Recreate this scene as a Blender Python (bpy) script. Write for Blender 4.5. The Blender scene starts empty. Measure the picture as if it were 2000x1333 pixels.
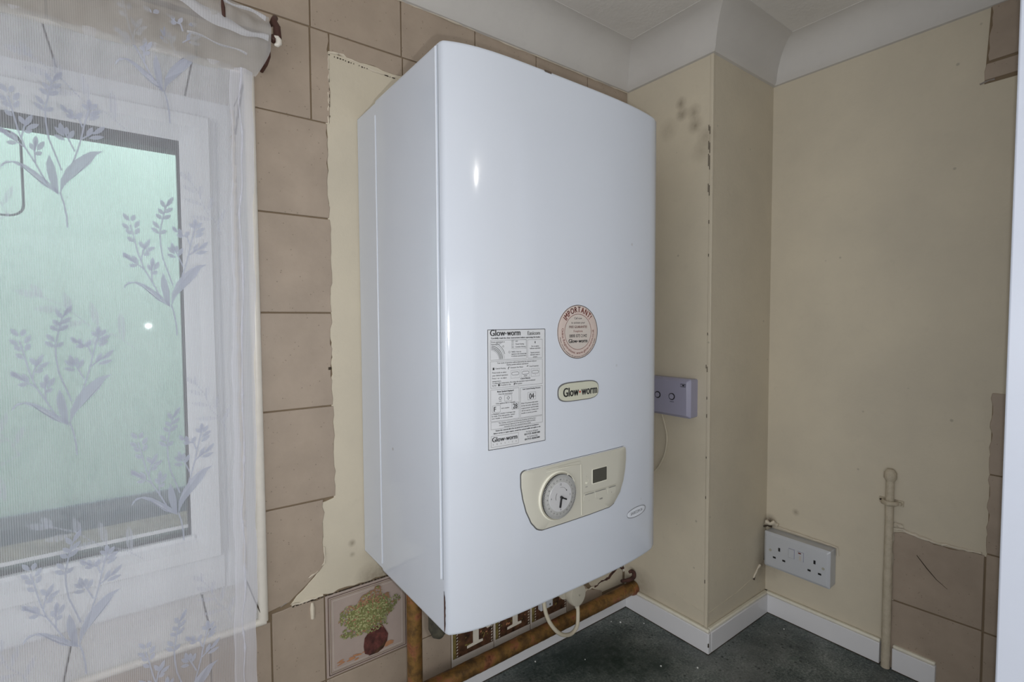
import bpy, bmesh, math, random
from mathutils import Vector, Matrix
random.seed(7)
SC = bpy.context.scene
COL = SC.collection
PI = math.pi

# ------------------------------------------------------------------ camera
CAM = Vector((-0.30188, -0.83428, 1.63536))
cd = bpy.data.cameras.new('camera'); cam = bpy.data.objects.new('camera', cd); COL.objects.link(cam)
rx = Vector((0.79974337, -0.60032197, -0.00490704)); ux = Vector((0.02919041, 0.03072053, 0.99910168)); fx = Vector((0.59963194, 0.79916818, -0.04209218))
cam.matrix_world = Matrix(((rx.x, ux.x, -fx.x, CAM.x), (rx.y, ux.y, -fx.y, CAM.y), (rx.z, ux.z, -fx.z, CAM.z), (0, 0, 0, 1)))
cd.sensor_width = 36.0; cd.lens = 972.2263 / 2000 * 36.0; cd.clip_start = 0.01
SC.camera = cam

# ------------------------------------------------------------------ world, lights, exposure
w = bpy.data.worlds.new('overcast_sky'); SC.world = w; w.use_nodes = True
bg = w.node_tree.nodes['Background']; bg.inputs[0].default_value = (0.82, 0.93, 1.0, 1); bg.inputs[1].default_value = 6.0
def area(name, loc, rot, sx, sy, power, col):
    l = bpy.data.lights.new(name, 'AREA'); l.shape = 'RECTANGLE'; l.size = sx; l.size_y = sy; l.energy = power; l.color = col
    o = bpy.data.objects.new(name, l); COL.objects.link(o); o.location = loc; o.rotation_euler = rot
    return o
# unseen area light standing in for daylight from behind the photographer
area('rear_daylight', (-0.55, -3.33, 1.25), (PI/2, 0, 0), 2.2, 1.9, 12, (0.90, 0.95, 1.0))
# unseen fill light added on the left to brighten the right-hand wall
area('added_side_fill', (-2.33, -1.75, 1.45), (0, -PI/2, 0), 1.4, 1.9, 27, (0.93, 0.96, 1.0))
def point(name, loc, r, power, col):
    l = bpy.data.lights.new(name, 'POINT'); l.energy = power; l.shadow_soft_size = r; l.color = col
    o = bpy.data.objects.new(name, l); COL.objects.link(o); o.location = loc
    return o
point('phone_flash', (CAM.x + 0.026, CAM.y, CAM.z - 0.013), 0.004, 6.5, (0.93, 0.96, 1.0))
point('ceiling_lamp', (0.255, -1.19, 2.235), 0.009, 1.2, (1.0, 0.96, 0.9))
vs = SC.view_settings; vs.view_transform = 'Standard'; vs.look = 'None'; vs.gamma = 1.0; vs.use_curve_mapping = False
vs.exposure = 0.0

# ------------------------------------------------------------------ materials
def lin(c): return tuple(((v/255.0)/12.92 if v <= 10 else (((v/255.0)+0.055)/1.055)**2.4) for v in c)
class NT:
    def __init__(s, name):
        s.m = bpy.data.materials.new(name); s.m.use_nodes = True; s.t = s.m.node_tree; s.n = s.t.nodes; s.n.clear()
        s.out = s.n.new('ShaderNodeOutputMaterial')
    def new(s, t, **k):
        o = s.n.new(t)
        for a, b in k.items(): setattr(o, a, b)
        return o
    def link(s, a, b): s.t.links.new(a, b)
    def pos(s):
        g = s.new('ShaderNodeNewGeometry'); return g.outputs['Position']
    def noise(s, scale, detail=4, rough=.55, vec=None, dim=None):
        n = s.new('ShaderNodeTexNoise'); n.inputs['Scale'].default_value = scale; n.inputs['Detail'].default_value = detail
        n.inputs['Roughness'].default_value = rough
        s.link(vec or s.pos(), n.inputs['Vector']); return n.outputs['Fac']
    def ramp(s, fac, stops):
        r = s.new('ShaderNodeValToRGB'); e = r.color_ramp.elements
        while len(e) < len(stops): e.new(0.5)
        for i, (p, c) in enumerate(stops):
            e[i].position = p; e[i].color = (c, c, c, 1) if isinstance(c, (int, float)) else (*c, 1)
        s.link(fac, r.inputs[0]); return r.outputs[0]
    def mix(s, fac, a, b, mode='MIX'):
        x = s.new('ShaderNodeMix', data_type='RGBA', blend_type=mode)
        for sock, v in ((x.inputs[0], fac), (x.inputs[6], a), (x.inputs[7], b)):
            if isinstance(v, (int, float)): sock.default_value = v
            elif isinstance(v, tuple): sock.default_value = (*v, 1)
            else: s.link(v, sock)
        return x.outputs[2]
    def math(s, op, a, b=None):
        x = s.new('ShaderNodeMath', operation=op)
        for i, v in enumerate((a, b)):
            if v is None: continue
            if isinstance(v, (int, float)): x.inputs[i].default_value = v
            else: s.link(v, x.inputs[i])
        return x.outputs[0]
    def bsdf(s, col, rough=.5, metal=0, bump=None, bstr=.2, bdist=.002, spec=.5, coat=0):
        b = s.new('ShaderNodeBsdfPrincipled'); s.link(b.outputs[0], s.out.inputs[0])
        for nm, v in (('Base Color', col), ('Roughness', rough), ('Metallic', metal), ('Specular IOR Level', spec), ('Coat Weight', coat)):
            if isinstance(v, tuple): b.inputs[nm].default_value = (*v, 1)
            elif isinstance(v, (int, float)): b.inputs[nm].default_value = v
            else: s.link(v, b.inputs[nm])
        if bump is not None:
            q = s.new('ShaderNodeBump'); q.inputs['Strength'].default_value = bstr; q.inputs['Distance'].default_value = bdist
            s.link(bump, q.inputs['Height']); s.link(q.outputs[0], b.inputs['Normal'])
        return s.m
    def spots(s, col, pts, dark, nscale=60):
        n = s.noise(nscale, 5, .7)
        for (x, y, z, r, k) in pts:
            d = s.new('ShaderNodeVectorMath', operation='DISTANCE'); s.link(s.pos(), d.inputs[0]); d.inputs[1].default_value = (x, y, z)
            f = s.math('SUBTRACT', 1.0, s.math('DIVIDE', d.outputs['Value'], r))
            f = s.math('MULTIPLY', s.math('MAXIMUM', f, 0.0), s.math('MULTIPLY', n, k))
            f = s.math('MINIMUM', f, 1.0)
            col = s.mix(f, col, dark)
        return col
def plain(name, rgb, rough=.5, metal=0, spec=.5, bump=0, var=.06, scale=12, coat=0):
    t = NT(name); c = rgb
    n = t.noise(scale, 3)
    col = t.mix(t.ramp(n, [(.3, 0.0), (.7, 1.0)]), tuple(v*(1-var) for v in c), tuple(min(1, v*(1+var)) for v in c))
    return t.bsdf(col, rough, metal, t.noise(scale*12, 3) if bump else None, bump, .0006, spec, coat)
M = {}
def mk_plaster(name, a, b, pts=(), bstr=.25, rough=.7):
    t = NT(name); n = t.noise(5, 5, .6); n2 = t.noise(38, 4, .65)
    col = t.mix(t.ramp(n, [(.32, 0.0), (.68, 1.0)]), a, b)
    col = t.mix(t.ramp(n2, [(.60, 0.0), (.80, .18)]), col, tuple(v*.75 for v in a))
    v = t.new('ShaderNodeTexVoronoi'); v.inputs['Scale'].default_value = 16; t.link(t.pos(), v.inputs['Vector'])
    col = t.mix(t.ramp(v.outputs['Distance'], [(.03, .6), (.055, 0.0)]), col, tuple(x*.55 for x in a))
    if pts: col = t.spots(col, pts, lin((96, 80, 62)))
    h = t.math('ADD', t.noise(22, 6, .6), t.math('MULTIPLY', t.noise(160, 3), .25))
    return t.bsdf(col, rough, 0, h, bstr, .004, .35)
M['cream'] = mk_plaster('cream_painted_plaster', (.55, .49, .385), (.62, .55, .425),
    [(.686, -.153, 2.12, .016, 1.1), (.686, -.156, 2.095, .018, 1.1), (.686, -.186, 2.09, .02, .9), (.686, -.19, 2.06, .022, .9), (.686, -.12, 2.07, .03, .5), (.686, -.215, 2.03, .025, .7), (.686, -.205, 2.0, .03, .5), (.9486, -.24, 1.13, .02, 1.6),
     (.686, -.05, .97, .05, .8), (.93, -.231, 1.02, .05, 1.0), (-.02, 0, 1.255, .008, 1.3), (-.02, 0, 1.235, .006, .9), (.01, 0, 1.185, .03, 1.0), (.04, 0, 1.182, .03, 1.2), (.9486, -.3, 1.17, .010, .9)])
M['ceiling'] = mk_plaster('ceiling_paint', (.69, .665, .63), (.75, .725, .69), bstr=.35, rough=.8)
M['coving'] = mk_plaster('coving_paint', (.55, .525, .495), (.60, .575, .54), bstr=.15, rough=.7)
M['reveal'] = mk_plaster('reveal_plaster', (.62, .60, .57), (.68, .66, .63), bstr=.4)
def mk_tile(name, base, spec=.45):
    t = NT(name)
    oi = t.new('ShaderNodeObjectInfo')
    n = t.noise(14, 5, .6)
    col = t.mix(t.ramp(n, [(.35, 0.0), (.65, 1.0)]), tuple(v*.92 for v in base), tuple(v*1.07 for v in base))
    col = t.mix(t.math('MULTIPLY', oi.outputs['Random'], .10), col, tuple(v*.8 for v in base))
    v = t.new('ShaderNodeTexVoronoi'); v.inputs['Scale'].default_value = 150; v.inputs['Randomness'].default_value = 1.0; t.link(t.pos(), v.inputs['Vector'])
    sp = t.math('MULTIPLY', t.ramp(v.outputs['Distance'], [(.10, 1.0), (.17, 0.0)]), t.ramp(t.noise(60, 2), [(.50, 0.0), (.56, .75)]))
    col = t.mix(sp, col, tuple(v_*.45 for v_ in base))
    return t.bsdf(col, t.ramp(t.noise(40, 3), [(.3, .34), (.7, .5)]), 0, t.noise(70, 5, .6), .18, .002, spec)
M['tile'] = mk_tile('glazed_beige_tile', (.37, .295, .228))
M['tile_light'] = mk_tile('glazed_pale_tile', (.62, .56, .50))
M['tile_daylit'] = mk_tile('daylit_glazed_tile', (.84, .81, .79))  # window daylight on the sill put into this whiter tile colour; soffit shares it
M['grout'] = plain('dirty_grout', (.20, .145, .09), .9, bump=.4)
M['grout_light'] = plain('pale_grout', (.30, .27, .24), .9, bump=.4)
M['caulk'] = plain('cream_caulk', (.62, .55, .44), .6, bump=.5, scale=60)
M['crack_and_shade'] = plain('dark_crack_and_shade', (.05, .035, .022), .95)  # real cracks, and the painted shadow line under the worktop strips
M['upvc'] = plain('white_upvc', (.80, .81, .84), .28, spec=.5, var=.02)
M['bead'] = plain('daylit_upvc_bead', (.86, .88, .92), .25, var=.01)  # daylight on top of the bead put into a whiter upvc colour
M['rubber'] = plain('black_gasket', (.012, .013, .015), .5)
M['trim'] = plain('cream_trim', (.70, .655, .58), .35, var=.05, scale=40)
def mk_enamel():
    t = NT('white_enamel'); n = t.noise(3, 2)
    col = t.mix(n, (.585, .62, .69), (.62, .655, .72))
    v = t.new('ShaderNodeTexVoronoi'); v.inputs['Scale'].default_value = 14; t.link(t.pos(), v.inputs['Vector'])
    sp = t.math('MULTIPLY', t.ramp(v.outputs['Distance'], [(.025, 1.0), (.04, 0.0)]), t.ramp(t.noise(9, 2), [(.52, 0.0), (.6, .5)]))
    col = t.mix(sp, col, (.30, .27, .24))
    return t.bsdf(col, .12, 0, None, 0, 0, .5, 0)
M['enamel'] = mk_enamel()
M['enamel_line'] = plain('enamel_edge', (.68, .71, .77), .3, var=.01)
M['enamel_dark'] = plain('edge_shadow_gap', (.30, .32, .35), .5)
M['panel'] = plain('ivory_plastic', (.52, .505, .435), .38, var=.02)
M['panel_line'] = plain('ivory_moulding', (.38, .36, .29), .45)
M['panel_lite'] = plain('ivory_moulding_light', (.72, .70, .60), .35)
M['seam'] = plain('panel_seam', (.10, .10, .10), .6)
M['black'] = plain('black_plastic', (.012, .012, .013), .35)
M['dial'] = plain('dial_grey', (.40, .40, .39), .4, var=.02)
M['dial_mid'] = plain('dial_face_grey', (.50, .50, .51), .3, var=.02)
M['lcd'] = plain('lcd_grey', (.075, .072, .06), .2)
M['ink'] = plain('black_ink', (.02, .02, .022), .6)
M['ink_grey'] = plain('grey_ink', (.13, .13, .13), .6)
M['ink_red'] = plain('dark_red_ink', (.16, .035, .025), .6)
M['red'] = plain('red_dot', (.45, .03, .02), .5)
M['paper'] = plain('sticker_paper', (.60, .61, .63), .45, var=.02)
M['paper_pink'] = plain('pink_sticker', (.55, .46, .42), .45, var=.02)
M['paper_mid'] = plain('sticker_centre', (.53, .48, .44), .45, var=.02)
M['badge'] = plain('badge_ivory', (.54, .54, .44), .3, var=.02)
M['olive_dark'] = plain('dark_olive_grime', (.05, .045, .03), .6, bump=.4, var=.5, scale=90)
M['rust'] = plain('rust_chip', (.06, .025, .018), .9, bump=.4, scale=90, var=.5)
M['skirt'] = plain('white_pvc_strip', (.72, .71, .72), .4, var=.04, scale=6)
M['skirt_lip'] = plain('cream_strip_lip', (.76, .72, .60), .4, var=.05, scale=30)
M['white_plastic'] = plain('white_plastic', (.50, .51, .53), .3, var=.02)
M['lilac'] = plain('lilac_grey_plastic', (.34, .33, .43), .3, var=.02)
M['cord'] = plain('ivory_flex', (.58, .52, .40), .4)
M['gland'] = plain('ivory_plug_plastic', (.54, .50, .41), .4)
M['brown_metal'] = plain('brown_painted_metal', (.06, .022, .015), .4, bump=.3)
M['door'] = plain('white_gloss_paint', (.66, .70, .80), .3, var=.01)
def mk_pipe():
    t = NT('tarnished_copper'); n = t.noise(28, 6, .65); n2 = t.noise(90, 5, .7)
    col = t.ramp(n, [(.28, (.06, .04, .014)), (.42, (.16, .085, .03)), (.53, (.27, .145, .04)), (.62, (.33, .13, .06)), (.74, (.12, .035, .02))])
    col = t.mix(t.ramp(n2, [(.5, 0.0), (.72, .7)]), col, (.05, .035, .015))
    return t.bsdf(col, .42, .45, n2, .3, .002)
M['copper'] = mk_pipe()
def mk_ppipe():
    t = NT('painted_pipe'); n = t.noise(45, 6, .7)
    col = t.mix(t.ramp(n, [(.35, 0.0), (.7, 1.0)]), (.54, .47, .36), (.44, .38, .28))
    return t.bsdf(col, .6, 0, n, .7, .006)
M['ppipe'] = mk_ppipe()
def mk_top():
    t = NT('speckled_dark_laminate')
    n = t.noise(9, 6, .7); n2 = t.noise(210, 4, .85)
    col = t.ramp(t.math('ADD', t.math('MULTIPLY', n, .42), t.math('MULTIPLY', n2, .58)), [(.38, (.02, .032, .03)), (.48, (.09, .11, .105)), (.57, (.22, .245, .23)), (.69, (.42, .44, .41))])
    wear = t.ramp(t.noise(5.5, 5, .7), [(.45, 0.0), (.66, .55)])
    col = t.mix(wear, col, (.20, .205, .20))
    v = t.new('ShaderNodeTexVoronoi'); v.inputs['Scale'].default_value = 110; t.link(t.pos(), v.inputs['Vector'])
    col = t.mix(t.math('MULTIPLY', t.ramp(v.outputs['Distance'], [(.10, 1.0), (.2, 0.0)]), t.ramp(t.noise(30, 2), [(.54, 0.0), (.6, .5)])), col, (.42, .44, .40))
    col = t.mix(t.ramp(t.noise(14, 4, .7), [(.60, 0.0), (.7, .35)]), col, (.035, .085, .055))
    col = t.spots(col, [(.50, -.13, .9, .13, 1.9), (.42, -.06, .9, .12, 1.7), (.57, -.20, .9, .08, 1.2), (.33, -.03, .9, .08, 1.3), (.90, -.29, .9, .07, .8)], (.012, .026, .022), 45)
    v2 = t.new('ShaderNodeTexVoronoi'); v2.inputs['Scale'].default_value = 85; t.link(t.pos(), v2.inputs['Vector'])
    col = t.mix(t.math('MULTIPLY', t.ramp(v2.outputs['Distance'], [(.16, 1.0), (.3, 0.0)]), t.ramp(t.noise(25, 2), [(.48, 0.0), (.56, .8)])), col, (.02, .03, .028))
    return t.bsdf(col, t.ramp(n2, [(.3, .42), (.7, .62)]), 0, n2, .15, .001, .35)
M['top'] = mk_top()
def mk_net(name, base, amp, col, pitch):
    t = NT(name)
    sx = t.new('ShaderNodeSeparateXYZ'); t.link(t.pos(), sx.inputs[0])
    a = t.math('ABSOLUTE', t.math('SINE', t.math('MULTIPLY', sx.outputs[0], PI/pitch)))
    b = t.math('ABSOLUTE', t.math('SINE', t.math('MULTIPLY', sx.outputs[2], PI/(pitch*.9))))
    f = t.math('ADD', base, t.math('ADD', t.math('MULTIPLY', a, amp), t.math('MULTIPLY', b, amp*.12)))
    f = t.math('ADD', f, t.math('MULTIPLY', t.math('SUBTRACT', t.noise(9, 3), .5), .12))
    f = t.math('MINIMUM', t.math('MAXIMUM', f, 0.0), 1.0)
    tr = t.new('ShaderNodeBsdfTransparent'); df = t.new('ShaderNodeBsdfDiffuse'); tl = t.new('ShaderNodeBsdfTranslucent')
    df.inputs[0].default_value = (*col, 1); tl.inputs[0].default_value = (*col, 1)
    m1 = t.new('ShaderNodeMixShader'); m1.inputs[0].default_value = .38; t.link(df.outputs[0], m1.inputs[1]); t.link(tl.outputs[0], m1.inputs[2])
    m2 = t.new('ShaderNodeMixShader'); t.link(f, m2.inputs[0]); t.link(tr.outputs[0], m2.inputs[1]); t.link(m1.outputs[0], m2.inputs[2])
    t.link(m2.outputs[0], t.out.inputs[0]); return t.m
M['net'] = mk_net('white_net', .21, .22, (.84, .84, .91), .0021)
M['net_hem'] = mk_net('net_hem', .44, .12, (.84, .84, .91), .0021)
M['net_head'] = mk_net('net_header', .50, .14, (.64, .625, .61), .0021)
M['net_fold'] = mk_net('net_fold', .78, .1, (.70, .70, .73), .0032)
M['net_leaf'] = mk_net('net_leaf_weave', .78, .1, (.58, .60, .70), .0021)
M['net_faint'] = mk_net('net_faint_weave', .12, .42, (.60, .62, .72), .0042)
def mk_glass():
    t = NT('window_glass'); fr = t.new('ShaderNodeFresnel'); fr.inputs[0].default_value = 1.5
    tr = t.new('ShaderNodeBsdfTransparent'); tr.inputs[0].default_value = (.90, .95, .93, 1)
    gl = t.new('ShaderNodeBsdfGlossy'); gl.inputs['Roughness'].default_value = .018; gl.inputs[0].default_value = (1, 1, 1, 1)
    m = t.new('ShaderNodeMixShader'); t.link(fr.outputs[0], m.inputs[0]); t.link(tr.outputs[0], m.inputs[1]); t.link(gl.outputs[0], m.inputs[2])
    t.link(m.outputs[0], t.out.inputs[0]); return t.m
M['glass'] = mk_glass()
M['green_wall'] = mk_plaster('pale_green_render', (.33, .405, .355), (.375, .44, .395), bstr=.1)
M['slate'] = plain('blue_grey_plinth', (.05, .065, .085), .8, bump=.3)
M['outsill'] = plain('brown_brick_sill', (.075, .055, .04), .85, bump=.5, var=.35, scale=35)
M['leaf_a'] = plain('print_green', (.20, .205, .075), .5, var=.3)
M['leaf_b'] = plain('print_pale_green', (.36, .36, .17), .5, var=.3)
M['leaf_c'] = plain('print_russet', (.34, .18, .10), .5, var=.3)
M['vase'] = plain('print_maroon', (.10, .03, .025), .5, var=.5, scale=120)
M['orange'] = plain('print_orange', (.42, .20, .10), .5, var=.2, scale=60)
M['tile_pic'] = plain('print_ground', (.40, .32, .28), .4, var=.06, scale=20)
M['brown_pic'] = plain('print_brown', (.075, .035, .018), .45, var=.75, scale=70)
M['olive_pic'] = plain('print_olive', (.17, .13, .04), .45, var=.4, scale=80)
M['white_pic'] = plain('print_cream', (.66, .61, .52), .45, var=.08)
M['crumb'] = plain('white_crumb', (.8, .8, .78), .7)

# ------------------------------------------------------------------ mesh helpers
class MB:
    def __init__(s): s.v = []; s.f = []; s.mi = []; s.mats = []
    def mat(s, m):
        if m not in s.mats: s.mats.append(m)
        return s.mats.index(m)
    def add(s, vs, fs, m=None):
        b = len(s.v); s.v += [tuple(v) for v in vs]; k = s.mat(m) if m else 0
        for f in fs: s.f.append([b+i for i in f]); s.mi.append(k)
        return s
    def box(s, x0, x1, y0, y1, z0, z1, m=None):
        if x0 > x1: x0, x1 = x1, x0
        if y0 > y1: y0, y1 = y1, y0
        if z0 > z1: z0, z1 = z1, z0
        return s.add([(x0,y0,z0),(x1,y0,z0),(x1,y1,z0),(x0,y1,z0),(x0,y0,z1),(x1,y0,z1),(x1,y1,z1),(x0,y1,z1)],
                     [(0,3,2,1),(4,5,6,7),(0,1,5,4),(1,2,6,5),(2,3,7,6),(3,0,4,7)], m)
    def prism(s, pts, f, d0, d1, m=None):
        """pts 2D outline, f(u,v,d)->xyz"""
        n = len(pts); A = sum(pts[i][0]*pts[(i+1)%n][1]-pts[(i+1)%n][0]*pts[i][1] for i in range(n))
        if A < 0: pts = pts[::-1]
        vs = [f(u, v, d0) for u, v in pts] + [f(u, v, d1) for u, v in pts]
        return s.add(vs, [tuple(range(n-1, -1, -1)), tuple(range(n, 2*n))] + [(i, (i+1) % n, n+(i+1) % n, n+i) for i in range(n)], m)
    def tube(s, path, r, n=10, m=None, cap=True):
        P = [Vector(p) for p in path]; R = r if isinstance(r, (list, tuple)) else [r]*len(P)
        vs = []; fs = []; up = None
        for i, p in enumerate(P):
            t = (P[min(i+1, len(P)-1)] - P[max(i-1, 0)]).normalized()
            if up is None:
                up = Vector((0, 0, 1)) if abs(t.z) < .9 else Vector((1, 0, 0))
            a = (up - t*up.dot(t)).normalized(); b = t.cross(a); up = a
            for k in range(n):
                q = 2*PI*k/n; vs.append(p + (a*math.cos(q) + b*math.sin(q))*R[i])
        for i in range(len(P)-1):
            for k in range(n): fs.append((i*n+k, i*n+(k+1) % n, (i+1)*n+(k+1) % n, (i+1)*n+k))
        if cap: fs.append(tuple(range(n-1, -1, -1))); fs.append(tuple((len(P)-1)*n+k for k in range(n)))
        return s.add(vs, fs, m)
    def build(s, name, m=None, parent=None, smooth=False, bevel=0, seg=2, **props):
        me = bpy.data.meshes.new(name); me.from_pydata(s.v, [], s.f)
        if s.mats and m is None:
            for q in s.mats: me.materials.append(M[q])
            me.polygons.foreach_set('material_index', s.mi)
        else: me.materials.append(M[m])
        bm = bmesh.new(); bm.from_mesh(me); bmesh.ops.recalc_face_normals(bm, faces=bm.faces); bm.to_mesh(me); bm.free()
        me.update()
        if smooth:
            me.polygons.foreach_set('use_smooth', [True]*len(me.polygons))
            me.set_sharp_from_angle(angle=math.radians(smooth if smooth is not True else 40))
        o = bpy.data.objects.new(name, me); COL.objects.link(o)
        if parent: put(o, parent)
        if bevel:
            b = o.modifiers.new('bevel', 'BEVEL'); b.width = bevel; b.segments = seg; b.limit_method = 'ANGLE'; b.angle_limit = math.radians(35)
            if not smooth:
                me.polygons.foreach_set('use_smooth', [True]*len(me.polygons)); me.set_sharp_from_angle(angle=math.radians(30))
        for k, v in props.items(): o[k] = v
        return o
def spline(P, n=8):
    out = []
    for i in range(len(P)-1):
        p0 = Vector(P[max(i-1, 0)]); p1 = Vector(P[i]); p2 = Vector(P[i+1]); p3 = Vector(P[min(i+2, len(P)-1)])
        for k in range(n):
            t_ = k/n; out.append(.5*((2*p1)+(p2-p0)*t_+(2*p0-5*p1+4*p2-p3)*t_*t_+(-p0+3*p1-3*p2+p3)*t_**3))
    out.append(Vector(P[-1])); return out
WL = {}
def put(o, parent):
    o.parent = parent
    base = WL.get(parent.name, Vector((0, 0, 0)))
    o.location = -base; WL[o.name] = Vector((0, 0, 0))
def thing(name, label, cat, loc, group=None):
    o = bpy.data.objects.new(name, None); o.empty_display_size = .05; COL.objects.link(o); o.location = loc
    WL[o.name] = Vector(loc); o['label'] = label; o['category'] = cat
    if group: o['group'] = group
    return o
def tag(o, label, cat): o['label'] = label; o['category'] = cat; return o
def struct(o): o['kind'] = 'structure'; return o
def arc(cx, cy, r, a0, a1, n): return [(cx + r*math.cos(math.radians(a0+(a1-a0)*i/n)), cy + r*math.sin(math.radians(a0+(a1-a0)*i/n))) for i in range(n+1)]
def rrect(x0, x1, y0, y1, r, n=4):
    return arc(x1-r, y1-r, r, 0, 90, n) + arc(x0+r, y1-r, r, 90, 180, n) + arc(x0+r, y0+r, r, 180, 270, n) + arc(x1-r, y0+r, r, 270, 360, n)
FW = lambda u, v, d: (u, d, v)      # wall plane (x, z), depth along y
FV = lambda u, v, d: (d, u, v)      # side plane (y, z), depth along x
FT = lambda u, v, d: (u, v, d)
_tc = {}
def text_geo(t):
    if t in _tc: return _tc[t]
    c = bpy.data.curves.new('t', 'FONT'); c.body = t; c.size = 1; c.resolution_u = 3; c.fill_mode = 'BOTH'
    o = bpy.data.objects.new('t', c); COL.objects.link(o)
    dg = bpy.context.evaluated_depsgraph_get(); me = bpy.data.meshes.new_from_object(o.evaluated_get(dg))
    v = [tuple(p.co[:2]) for p in me.vertices]; f = [tuple(p.vertices) for p in me.polygons]
    bpy.data.objects.remove(o); bpy.data.curves.remove(c); bpy.data.meshes.remove(me)
    _tc[t] = (v, f); return v, f
def text(mb, t, x, z, h, f, wd=None, align='L', m=None, bold=0, maxw=None):
    """t placed with its baseline at z; cap height h; wd = exact width"""
    v, fc = text_geo(t)
    if not v: return
    x0 = min(p[0] for p in v); x1 = max(p[0] for p in v)
    sy = h/0.69; sx = sy*0.92
    if wd: sx = wd/(x1-x0)
    W = (x1-x0)*sx
    if maxw and W > maxw: sx *= maxw/W; W = maxw
    ox = x if align == 'L' else (x - W/2 if align == 'C' else x - W)
    offs = [(0, 0)] if not bold else [(0, 0), (bold, 0)]
    for dx, dz in offs:
        mb.add([f(ox+dx+(p[0]-x0)*sx, z+dz+p[1]*sy) for p in v], fc, m)
def text_arc(mb, t, cx, cz, r, h, a_mid, f, span, m=None, inner=False):
    """letters set along a circle, centred on angle a_mid (deg) over span degrees; inner: read from the centre side"""
    s_ = h/0.69; W = []
    for ch in t:
        v, fc = text_geo(ch); W.append((max(p[0] for p in v)-min(p[0] for p in v) if v else .26))
    tot = sum(W); gap = tot*.20/max(1, len(t)-1); tot2 = tot+gap*(len(t)-1); k = math.radians(span)/tot2; cur_ = 0
    for ch, w_ in zip(t, W):
        v, fc = text_geo(ch); c = cur_+w_/2; cur_ += w_+gap
        if not v: continue
        a = math.radians(a_mid) + ((c-tot2/2)*k if inner else -(c-tot2/2)*k)
        x0 = min(p[0] for p in v); mid = x0+w_/2
        rad = Vector((math.cos(a), math.sin(a))); tan = Vector((math.sin(a), -math.cos(a))); sx = k*r
        if inner: tan = -tan
        ru = -rad if inner else rad; vs = []
        for p in v:
            q = Vector((cx, cz)) + rad*r + tan*((p[0]-mid)*sx) + ru*(p[1]*s_); vs.append(f(q.x, q.y))
        mb.add(vs, fc, m)
def stroke(mb, pts, wd, f, m=None, closed=False):
    n = len(pts); vs = []; fs = []
    for i in range(n):
        a = Vector(pts[(i-1) % n] if (closed or i > 0) else pts[i]); b = Vector(pts[(i+1) % n] if (closed or i < n-1) else pts[i])
        t = (b-a).normalized(); q = Vector((-t.y, t.x))*wd/2; p = Vector(pts[i])
        vs += [f(*(p+q)), f(*(p-q))]
    for i in range(n if closed else n-1):
        j = (i+1) % n; fs.append((2*i, 2*j, 2*j+1, 2*i+1))
    mb.add(vs, fs, m)
def outline(mb, x0, x1, z0, z1, wd, f, m=None):
    def seg(a, b, n=6): return [(a[0]+(b[0]-a[0])*i/n, a[1]+(b[1]-a[1])*i/n) for i in range(n+1)]
    for a, b in (((x0, z0), (x1, z0)), ((x1, z0), (x1, z1)), ((x1, z1), (x0, z1)), ((x0, z1), (x0, z0))): stroke(mb, seg(a, b), wd, f, m)

# ------------------------------------------------------------------ room shell
XA, DC, XV, ZT, ZC, ZTOP = 0.6863, 0.2311, 0.9486, 0.9, 2.197, 2.27
WX0, WX1, WZ0, WZ1 = -0.95, -0.157, 1.175, 2.0      # window opening
XL, YB = -2.4, -3.4
struct(MB().box(XL, 1.1, YB, .3, -.05, 0).build('floor', 'coving'))
struct(MB().box(XL-.1, 1.1, YB-.1, .3, ZTOP, ZTOP+.08).build('ceiling', 'ceiling'))
struct(MB().box(XL-.1, XL, YB-.1, .3, 0, ZTOP).build('wall_left', 'coving'))
struct(MB().box(XL, 1.1, YB-.1, YB, 0, ZTOP).build('wall_front', 'coving'))
wr = struct(MB().box(XV, 1.1, YB, .3, 0, ZTOP).build('wall_right', 'cream'))
wc = struct(MB().box(XA, XV, -DC, .004, 0, ZTOP).build('wall_boxing', 'cream'))
wb = struct(MB().box(XL, WX0, .002, .3, 0, ZTOP).box(WX0, WX1, .002, .3, 0, WZ0-.006).box(WX0, WX1, .002, .3, WZ1+.006, ZTOP).box(WX1, XV, .002, .3, 0, ZTOP).build('wall_back', 'grout'))
# coving all round
prof = [(0, 0), (.006, .001), (.012, .008)] + [(.075-.063*math.cos(math.radians(a)), .073*math.sin(math.radians(a)) if a < 90 else .073) for a in (16, 30, 45, 60, 75, 90)] + [(.075, .078), (0, .078)]
def cove(nm, ends):
    """ends: function offset -> two xy points"""
    mb = MB(); n = len(prof); vs = []
    for k in (0, 1):
        for o, z in prof: p = ends(o)[k]; vs.append((p[0], p[1], ZC+z-.001))
    mb.add(vs, [(i, (i+1) % n, n+(i+1) % n, n+i) for i in range(n)] + [tuple(range(n)), tuple(range(2*n-1, n-1, -1))])
    struct(mb.build(nm, 'coving', smooth=30))
cove('trim_1', lambda o: ((XL, -o), (XA-o, -o)))
cove('trim_2', lambda o: ((XA-o, -o), (XA-o, -DC-o)))
cove('trim_3', lambda o: ((XA-o, -DC-o), (XV-o, -DC-o)))
cove('trim_4', lambda o: ((XV-o, -DC-o), (XV-o, YB)))
# filler beads where the coving meets tile and plaster
def wobble(a, b, n, amp, seed):
    r = random.Random(seed); return [tuple(a[k]+(b[k]-a[k])*i/n + r.uniform(-amp, amp) for k in range(3)) for i in range(n+1)]
MB().tube(wobble((-.3, -.001, ZC), (XA, -.001, ZC), 60, .0009, 3), [random.uniform(.0012, .0026) for _ in range(61)], 6).build('caulk_bead', 'caulk', wb, smooth=True)
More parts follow.
